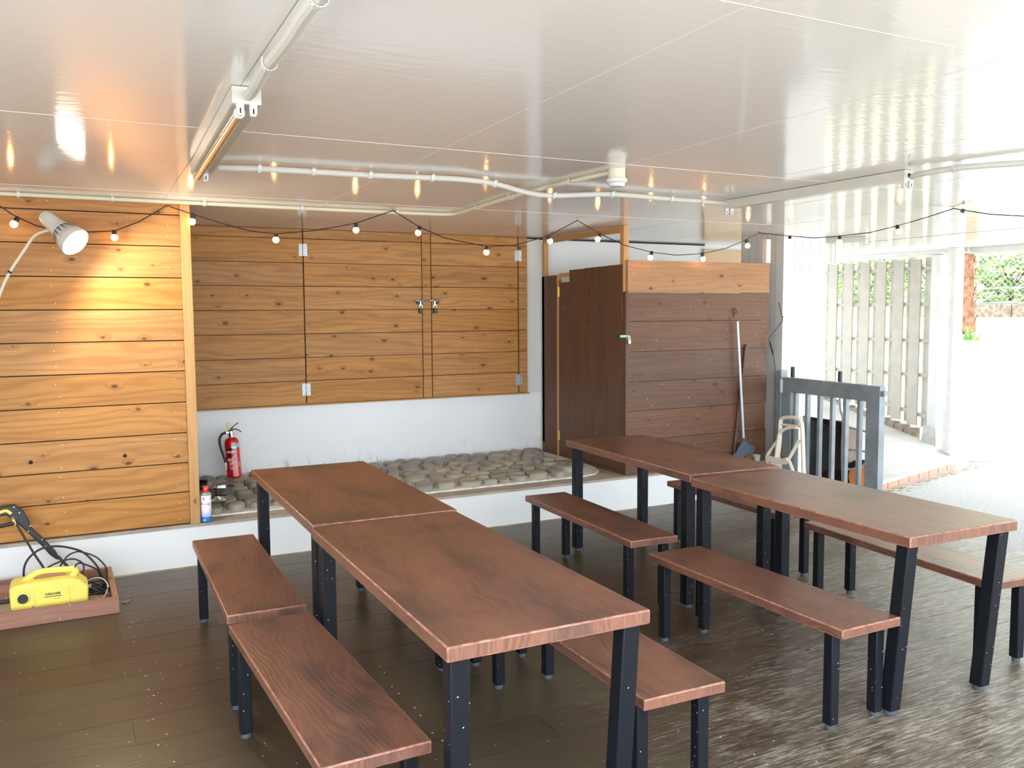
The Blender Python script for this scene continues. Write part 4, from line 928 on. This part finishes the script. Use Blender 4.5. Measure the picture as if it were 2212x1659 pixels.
# ------------------------------------------------------------ brooms and rod by the cubicle
def brooms():
    t = thing('broom', 'broom with silver handle and slate-blue head leaning on the brown boards', 'broom', (5.17, 5.698, .2585))
    b = MB(); b.tube([(-.075, .012, 1.19), (.0, .0, .22)], .0118, 12); b.build('handle', ['alum'], t)
    b = MB(); b.tube([(-.077, .0122, 1.21), (-.074, .012, 1.18)], .0115, 12); b.build('handle_cap', ['steel'], t)
    b = MB(); b.tube([(.0, .0, .225), (.012, -.003, .15)], .007, 10)
    b.prism([(-.02, .19), (.02, .195), (.055, .165), (.105, .150), (.125, .13), (.120, .095), (-.115, .035), (-.150, .04), (-.145, .06), (-.08, .105)], -.008, .008, TXZ)
    b.build('head', ['broom'], t, bevel=.003)
    b = MB()
    for k in range(16):
        f = k / 15; x = -.105 + .22 * f; z = .045 + .055 * f
        b.tube([(x, -.001, z + .012), (x - .012, -.001, z - .012)], .0035, 6)
    b.build('teeth', ['broom'], t)
    b = MB()
    random.seed(2)
    for k in range(90):
        f = random.random(); x = -.10 + .21 * f; z = .04 + .055 * f
        b.tube([(x, random.uniform(-.008, .008), z), (x + random.uniform(-.03, .02), random.uniform(-.015, .012), max(.002, z - random.uniform(.04, .09)))], .0012, 4)
    br = b.build('bristles', ['bristle'], t, smooth=0); br['kind'] = 'stuff'
    t2 = MB(); t2.tube([(.0, 0, 1.01), (-.012, 0, .96), (-.118, -.005, .16), (-.13, -.006, .002)], .0115, 10)
    o = t2.build('wooden_stick', ['rust']); o.location = (5.222, 5.736, .2585); tag(o, 'dark wooden stick leaning behind the silver broom handle', 'stick')
    b = MB(); b.tube([(5.545, 5.70, 1.625), (5.59, 5.70, 1.48), (5.592, 5.70, 1.465), (5.452, 5.705, 1.323), (5.45, 5.705, 1.31), (5.497, 5.70, 1.165), (5.535, 5.715, 1.05), (5.548, 5.73, .75), (5.56, 5.735, .0)], .0045, 8)
    b.tube([(5.585, 5.70, 1.495), (5.60, 5.70, 1.50)], .005, 6)
    T0 = Vector((5.56, 5.735, 0)); b.v = [tuple(Vector(p) - T0) for p in b.v]
    t = thing('crank_rod', 'thin rusty crank rod with a black grip leaning on the white pier', 'rod', T0)
    b.build('rod', ['rust'], t)
    b = MB(); b.tube([Vector((5.459, 5.703, 1.285)) - T0, Vector((5.493, 5.701, 1.178)) - T0], .0095, 10); b.build('grip', ['black'], t)
    b = MB(); b.lathe([(.022, 0), (.033, .055), (.035, .06), (.033, .06), (.020, .004), (.001, .003)], 20); o = b.build('cup', ['wplastic']); o.location = (5.335, 5.712, .2585); tag(o, 'small white cup standing by the foot of the brown boards', 'cup')
brooms()

# ------------------------------------------------------------ grey gate, step stool, wheelbarrow
def gate():
    A = Vector((5.635, 5.70)); Bq = Vector((5.53, 4.595)); L = (Bq - A).length; rz = math.atan2(Bq.y - A.y, Bq.x - A.x)
    t = thing('metal_gate', 'grey-blue metal gate with vertical bars beside the white pier', 'gate', (A.x, A.y, -.1), rz)
    H = 1.08; d = .028
    b = MB(); b.box((0, -d, 0), (.105, d, H - .002), 2); b.box((L - .135, -d, 0), (L, d, H - .002), 2); b.box((.105, -d, H - .125), (L - .135, d, H), 0); b.box((.105, -d, .10), (L - .135, d, .19), 0)
    b.build('frame', ['gate'], t, bevel=.002)
    for k in range(6):
        x = .145 + .148 * k
        b = MB(); b.box((x - .016, -.018, .19), (x + .016, .018, H - .125), 2); b.build('bar', ['gate'], t, bevel=.003)
    b = MB(); b.box((-.095, -.035, 0), (-.012, .035, H + .055), 2); b.build('hinge_post', ['gate'], t, bevel=.003)
    b = MB(); b.box((-.016, -.040, H - .135), (.006, -.029, H - .02), 2); b.tube([(-.005, -.040, H - .135), (-.005, -.040, H - .02)], .007, 10); b.build('hinge', ['fixture'], t)
    b = MB(); b.box((L + .001, -.02, H - .075), (L + .035, .02, H - .035)); b.build('latch', ['gate'], t, bevel=.002)
gate()
def stool():
    X = 5.26
    t = thing('step_stool', 'folded cream plastic step stool leaning against the grey gate', 'step stool', (X, 5.28, 0))
    def P(y, z, dx=0): return Vector((dx + (z * .05), y - 5.28, z))
    b = MB(); b.tube(spline([P(5.435, 0), P(5.41, .27), P(5.394, .489), P(5.397, .634), P(5.369, .676), P(5.278, .69), P(5.202, .684), P(5.163, .641), P(5.141, .502), P(5.116, .274), P(5.085, 0)], 4), .0155, 10, flat=1.2); b.build('rear_frame', ['stool'], t)
    b = MB(); b.tube(spline([P(5.40, 0, -.045), P(5.391, .269, -.04), P(5.377, .491, -.035), P(5.359, .561, -.032), P(5.276, .609, -.03), P(5.188, .619, -.025)], 4), .0145, 10); b.build('front_frame', ['stool'], t)
    b = MB(); b.tube([P(5.39, .489, -.03), P(5.484, .359, -.04)], .012, 8); b.tube([P(5.251, .35, -.035), P(5.172, .517, -.01)], .015, 8); b.tube([P(5.244, .345, -.035), P(5.191, .25, -.03), P(5.15, .05, -.03)], .015, 8); b.tube([P(5.484, .32, -.04), P(5.46, .1, -.04)], .010, 8)
    b.build('braces', ['stool'], t)
    b = MB(); q = [(5.487, .359), (5.40, .352), (5.30, .352), (5.255, .372), (5.235, .345), (5.262, .312), (5.34, .306), (5.479, .310)]
    b.quadprism([P(y, z, -.062) for y, z in q], [P(y, z, -.035) for y, z in q]); b.build('step', ['stool'], t, bevel=.003)
    b = MB(); b.tube([P(5.39, .622), P(5.165, .628)], .009, 8); b.build('crossbar', ['stool'], t)
stool()
def barrow():
    X = 5.78
    t = thing('wheelbarrow', 'upended rusty wheelbarrow with black grips behind the grey gate', 'wheelbarrow', (X, 5.2, -.1))
    def P(y, z, dx=0): return Vector((dx, y * .963 - 5.2, 1.55 + (z - 1.55) * .963 + .1))
    b = MB()
    pan = [P(5.80, .60, -.02), P(5.38, .60, -.02), P(5.36, .02, -.02), P(5.80, .02, -.02)]
    bk = [P(5.70, .50, .22), P(5.44, .50, .22), P(5.44, .12, .20), P(5.70, .12, .20)]
    b.quadprism([bk[0], bk[1], bk[2], bk[3]], [v + Vector((.006, 0, 0)) for v in bk], 0)
    for i in range(4):
        j = (i + 1) % 4
        b.quadprism([pan[i], pan[j], bk[j], bk[i]], [v + Vector((.004, .004, .004)) for v in (pan[i], pan[j], bk[j], bk[i])], 0 if i != 3 else 1)
    b.build('tray', ['bin', 'bingrey'], t, smooth=0)
    b = MB(); b.tube([P(5.81, .605, -.025), P(5.37, .605, -.025), P(5.35, .01, -.025), P(5.81, .01, -.025)], .009, 8, closed=True); b.build('rim', ['steel'], t)
    for k, pts in enumerate((((5.93, 1.0), (5.925, .775), (5.873, .673), (5.877, .458), (5.87, .111), (5.66, -.02), (5.45, -.04)), ((5.388, .99), (5.37, .72), (5.338, .622), (5.343, .385), (5.33, .113), (5.30, .02)))):
        b = MB(); b.tube(spline([P(y, z, -.045) for y, z in pts], 5), .014, 10); h = b.build('handle', ['steel'], t)
        b = MB(); y, z = (5.932, .955) if k == 0 else (5.388, .945); b.tube([P(y, z - .01, -.045), P(y, z + .09, -.045)], .018, 12); b.build('grip', ['black'], h)
    b = MB(); b.tube([P(5.34, .568, -.03), P(5.12, .535, .02), P(5.16, .37, .02), P(5.34, .371, -.03)], .011, 8); b.tube(spline([P(5.34, .20, -.02), P(5.22, .21, .0), P(5.14, .29, .02)], 5), .011, 8); b.build('stand', ['steel'], t)
    c = P(5.30, .115, .14); T = along(c, (1, .25, 0))
    b = MB(); b.lathe([(.10, -.03), (.135, -.028), (.15, -.012), (.15, .012), (.135, .028), (.10, .03)], 32, T); b.build('tyre', ['rubber'], t)
    b = MB(); b.lathe([(.02, -.036), (.06, -.03), (.098, -.034), (.102, .0), (.098, .034), (.02, .036)], 28, T); b.build('wheel_hub', ['orange'], t)
barrow()

# ------------------------------------------------------------ outside
def outside():
    b = MB()
    # asphalt court, rising to the far lawn
    def G(x, y):
        return -.1 + .28 * max(0, x - 9.8)
    xs = [5.0, 6, 7, 8, 9, 9.8, 11, 12.5, 14, 16, 18, 24, 40]; ys = [-12, -6, -3, 0, 2, 4, 5, 6, 8, 11, 15, 22, 40]
    for i in range(len(xs) - 1):
        for j in range(len(ys) - 1):
            P = [(xs[i + a], ys[j + c], G(xs[i + a], 0)) for a, c in ((0, 0), (1, 0), (1, 1), (0, 1))]
            m = 0
            if xs[i] >= 9: m = 1
            if ys[j] >= 6 and xs[i] >= 9: m = 2
            if xs[i] >= 16: m = 2
            b.face(P, None, m)
    b.box((5.0, -20, -.25), (16, -12, -.1), 0, 1)
    b.box((-15, -20, -.25), (5.0, -1.9, -.1), 0, 1); b.box((-15, -1.9, -.25), (-2.9, 12, -.1), 0, 1); b.box((-3, 7.3, -.2), (5.0, 40, -.1), 0, 1)
    struct(b.build('ground', ['asphalt', 'path', 'grass'], smooth=0))
    # concrete ramp inside the slatted fence
    b = MB()
    def z(y): return -.035 + max(0, y - 6.4) * .235
    YS = [0, .3, .6, 1.0, 1.6, 2.4, 3.4]
    def edge(x): return 5.52 + (x - 6.35) * .262
    XS = [6.36, 6.9, 7.5, 8.1, 8.6, 8.86]
    for i in range(len(XS) - 1):
        for j in range(len(YS) - 1):
            P = []
            for a, c in ((0, 0), (1, 0), (1, 1), (0, 1)):
                x = XS[i + a]; y = edge(x) + YS[j + c]; P.append((x, y, z(y) if x > 6.5 else z(y)))
            b.face(P, None, 0)
    for i in range(len(XS) - 1):
        y0, y1 = edge(XS[i]), edge(XS[i + 1]); b.face([(XS[i], y0, -.1), (XS[i + 1], y1, -.1), (XS[i + 1], y1, -.035), (XS[i], y0, -.035)], None, 0)
    for j in range(len(YS) - 1):
        y0, y1 = edge(6.36) + YS[j], edge(6.36) + YS[j + 1]; b.face([(6.36, y1, -.1), (6.36, y0, -.1), (6.36, y0, z(y0)), (6.36, y1, z(y1))], None, 0)
    struct(b.build('ramp', ['conc'], smooth=30))
    # brick edging
    rz = math.atan(.262)
    for k in range(9):
        x = 6.38 + k * .215
        bb = MB(); bb.box((0, -.062, 0), (.208, -.004, .056)); bb.box((0, -.062, .056), (.208, -.004, .070), 0, 1)
        o = bb.build('brick', ['brick', 'brickcap'], bevel=.004); o.location = (x, edge(x), -.1); o.rotation_euler = (0, 0, rz)
        tag(o, 'reddish brick in the edging of the concrete ramp', 'brick', 'bricks edging the ramp')
    # slatted fence
    F0 = Vector((8.93, 6.50)); F1 = Vector((9.0, 9.3)); rz = math.atan2(F1.y - F0.y, F1.x - F0.x)
    def zf(y): return .16 + max(0, y - 6.85) * .19
    t = thing('slatted_fence', 'cream painted shadowbox fence of upright slats beyond the pier', 'fence', (8.93, 6.55, 0))
    for y in (6.98, 7.21, 7.46, 7.70, 7.95, 8.20, 8.45, 8.7):
        b = MB(); b.box((-.035, y - 6.55 - .068, zf(y) + .025), (-.012, y - 6.55 + .068, 2.135), 2, taper=None); b.build('slat', ['fence'], t, bevel=.002)
    for y in (6.86, 7.095, 7.335, 7.58, 7.825, 8.075, 8.32, 8.57):
        b = MB(); b.box((.050, y - 6.55 - .058, zf(y) + .025), (.073, y - 6.55 + .058, 2.16), 2); b.build('slat', ['whiteout'], t, bevel=.002)  # rear slats in lighter paint: sky light on them put into the colour
    for zz in (2.03, 1.62, 1.20, .80):
        b = MB(); b.box((-.0118, .215, zz - .022), (.0495, 2.7, zz + .022), 1); b.build('rail', ['fence'], t)
    b = MB(); b.quadprism([(-.0118, .215, zf(6.75) + .13), (.0495, .215, zf(6.75) + .13), (.0495, 2.6, zf(9.15) + .13), (-.0118, 2.6, zf(9.15) + .13)], [(-.0118, .215, zf(6.75) + .175), (.0495, .215, zf(6.75) + .175), (.0495, 2.6, zf(9.15) + .175), (-.0118, 2.6, zf(9.15) + .175)]); b.build('rail', ['fence'], t)
    # split-face block curb under the fence: each block its own
    for k in range(17):
        y = 6.93 + k * .135; zt = zf(y + .07) - .01; zb = max(-.099, zt - .16)
        b = MB(); b.box((-.055, -.064, 0), (.07, .064, zt - zb)); o = b.build('curb_block', ['block'], bevel=.006); o.location = (8.93, y + .067, zb)
        tag(o, 'rough split-face block in the sloping curb under the fence', 'curb block', 'blocks under the slatted fence')
    # post on pyramid base, round pole on pad
    t = thing('fence_post', 'square white post on a tapered concrete foot at the fence end', 'post', (8.93, 6.70, -.1))
    b = MB(); b.box((-.06, -.055, .33), (.06, .055, ZC + .1 - .055), 2); b.build('post_shaft', ['whiteout'], t, bevel=.003)
    b = MB(); b.quadprism([(-.12, -.115, 0.005), (.12, -.115, 0.005), (.12, .10, 0.005), (-.12, .10, 0.005)], [(-.085, -.08, .33), (.085, -.08, .33), (.085, .08, .33), (-.085, .08, .33)]); b.build('post_foot', ['conc_grey'], t, bevel=.006)
    t = thing('round_pole', 'thick round white pole standing on a low concrete pad', 'pole', (8.80, 6.40, -.1))
    b = MB(); b.lathe([(.082, .10), (.082, ZC + .099)], 28); b.build('pole_shaft', ['whiteout'], t)
    b = MB(); b.quadprism([(-.20, -.14, .001), (.42, -.44, .001), (.62, -.02, .001), (.0, .14, .001)], [(-.20, -.14, .1), (.42, -.44, .1), (.62, -.02, .1), (.0, .14, .1)]); b.build('pad', ['conc'], t, bevel=.006)
    # hanging wire hooks near the fence
    b = MB()
    for dx in (0, .055): b.tube([(0, dx, 0), (0, dx, -.20), (0, dx + .008, -.21)], .002, 5)
    b.tube([(0, 0, 0), (0, .055, 0)], .002, 5)
    o = b.build('wire_hook', ['rust']); o.location = (6.9, 6.34, ZC - .001); tag(o, 'thin wire loop hanging from the ceiling before the fence', 'hook')
    # far retaining curb, mesh fence, palm, shrubs
    zb = G(16, 0)
    for k in range(6):
        b = MB(); b.box((0, 0, 0), (.2, .76, .26)); o = b.build('retaining_block', ['block'], bevel=.01); o.location = (15.2, 7.6 + k * .78, 1.39); tag(o, 'long pale block of the low retaining wall below the wire fence', 'wall block', 'retaining wall blocks')
    t = thing('chain_link_fence', 'silver chain link fence on the low retaining wall outdoors', 'fence', (15.3, 7.6, 1.672))
    b = MB(); Hh = .88; W = 4.6; st = .11
    n = int((W + Hh) / st)
    for k in range(n):
        y0 = -Hh + k * st
        a, c = max(0, y0), min(W, y0 + Hh)
        if c <= a: continue
        b.tube([(0, a, a - y0), (0, c, c - y0)], .0035, 3); b.tube([(.004, a, Hh - (a - y0)), (.004, c, Hh - (c - y0))], .0035, 3)
    b.build('wire_mesh', ['wire'], t, smooth=0)
    for z_ in (.0, .27, Hh):
        b = MB(); b.tube([(0, 0, z_), (0, W, z_)], .014, 6); b.build('rail', ['wire'], t)
    for y in (0, 2.0, 4.0):
        b = MB(); b.tube([(.02, y, 0), (.02, y, Hh + .05)], .025, 8); b.build('fence_stake', ['wire'], t)
    def shrub(loc, R, n, lab, mats, hs=1):
        t = thing('shrub', lab, 'shrub', loc, group='shrubs behind the wire fence')
        b = MB(); random.seed(int(loc[1] * 10))
        for k in range(n):
            u = random.random() * 2 * PI; v = random.uniform(-.9, 1); rr = R * random.uniform(.55, 1)
            c = Vector((rr * math.cos(u) * math.sqrt(max(0, 1 - v * v)), rr * math.sin(u) * math.sqrt(max(0, 1 - v * v)), max(.02, rr * v * hs + R * .8 * hs)))
            d = Vector((random.uniform(-1, 1), random.uniform(-1, 1), random.uniform(-.3, 1))).normalized(); e = d.orthogonal().normalized(); s = random.uniform(.05, .11)
            b.face([c - d * s, c + e * s * .45, c + d * s, c - e * s * .45], None, random.randint(0, 1))
        b.build('foliage', mats, t, smooth=0)
        b = MB(); b.tube([(0, 0, 0), (.03, 0, R * .6)], [.05, .03], 8)
        for a in range(4): b.tube([(.02, 0, R * .3), (R * .4 * math.cos(a * 1.6), R * .4 * math.sin(a * 1.6), R * .9)], [.025, .01], 6)
        b.build('stem', ['rust'], t)
    for i, (y, R) in enumerate(((7.3, .8), (9.0, .8), (10.7, .8), (12.4, .8), (14.1, .8))):
        shrub((16.35, y, G(16.35, 0) - .06), R, 1300, 'pale green bush behind the wire fence, number counted from the road'.replace(', number counted from the road', ''), ['leaf', 'leafp'], 1.1)
    for i, (y, R) in enumerate(((8.2, 1.3), (10.9, 1.35), (13.6, 1.35))):
        shrub((19.6, y, G(19.6, 0)), R, 900, 'taller sunlit tree growing behind the bushes', ['leafp', 'leaf'], 1.5)
    # palm
    pz = G(14.3, 0)
    t = thing('palm_tree', 'palm tree with a shaggy reddish trunk beside the white pole', 'palm tree', (14.3, 10.16, pz))
    b = MB(); b.lathe([(.17, 0), (.13, .25), (.11, .7), (.09, 1.2), (.085, 1.7)], 16)
    for k in range(60):
        z_ = .1 + 1.5 * k / 60; a = k * 2.4; r_ = .10 + .05 * (1 - k / 60)
        p = Vector((r_ * math.cos(a), r_ * math.sin(a), z_)); b.quadprism([p + Vector((-.03 * math.sin(a), .03 * math.cos(a), 0)), p - Vector((-.03 * math.sin(a), .03 * math.cos(a), 0)), p * .98 - Vector((-.03 * math.sin(a), .03 * math.cos(a), .02)), p * .98 + Vector((-.03 * math.sin(a), .03 * math.cos(a), -.02))],
                                                                      [p * 1.0 + Vector((.05 * math.cos(a), .05 * math.sin(a), .10))] * 2 + [p * 1.0 + Vector((.04 * math.cos(a), .04 * math.sin(a), .09))] * 2)
    b.build('trunk', ['bark'], t, smooth=0)
    for k in range(11):
        a = k * 2 * PI / 11 + .3; el = .35 + .35 * (k % 3)
        q = Vector((math.cos(a) * math.cos(el), math.sin(a) * math.cos(el), math.sin(el)))
        L_ = .75; c = Vector((0, 0, 1.7)) + q * L_
        b = MB(); b.tube([(0, 0, 1.65), c], .012, 6)
        side = q.cross(Vector((0, 0, 1))).normalized()
        for j in range(17):
            th = (j - 8) / 8 * 1.25; dd = (q * math.cos(th) + side * math.sin(th)).normalized() - Vector((0, 0, .45))
            e = c + dd * .62; wv = dd.cross(Vector((0, 0, 1))).normalized() * .018
            m_ = c + dd * .35 + Vector((0, 0, .04)); b.face([c, m_ + wv, e, m_ - wv], None, 0)
        b.build('frond', ['leafp' if k % 2 else 'leaf'], t, smooth=0)
    b = MB(); random.seed(8)
    for k in range(70):
        a = random.random() * 2 * PI; s = random.uniform(.12, .28); c = Vector((.22 * random.random() * math.cos(a), .22 * random.random() * math.sin(a), 0)); e = c + Vector((s * .7 * math.cos(a), s * .7 * math.sin(a), s)); wv = Vector((-math.sin(a), math.cos(a), 0)) * .012
        b.face([c - wv, c + wv, e], None, 0)
    o = b.build('grass_tuft', ['leaf'], smooth=0); o.location = (13.85, 9.75, G(13.85, 0)); tag(o, 'green tuft at the foot of the palm', 'grass', kind='stuff')
    # fallen leaves along the brick edging
    b = MB(); random.seed(13)
    for k in range(130):
        x = random.uniform(6.7, 8.7); y = edge(x) - .10 - abs(random.gauss(0, .06)); s = random.uniform(.012, .026); a = random.random() * 6
        b.face([(x + s * math.cos(a + q), y + s * .6 * math.sin(a + q), -.096 + .006 * random.random()) for q in (0, 1.6, 3.1, 4.7)], None, random.randint(0, 1))
    o = b.build('fallen_leaves', ['orange', 'leafp'], smooth=0); tag(o, 'dry orange leaves scattered along the brick edging', 'leaves', kind='stuff')
outside()
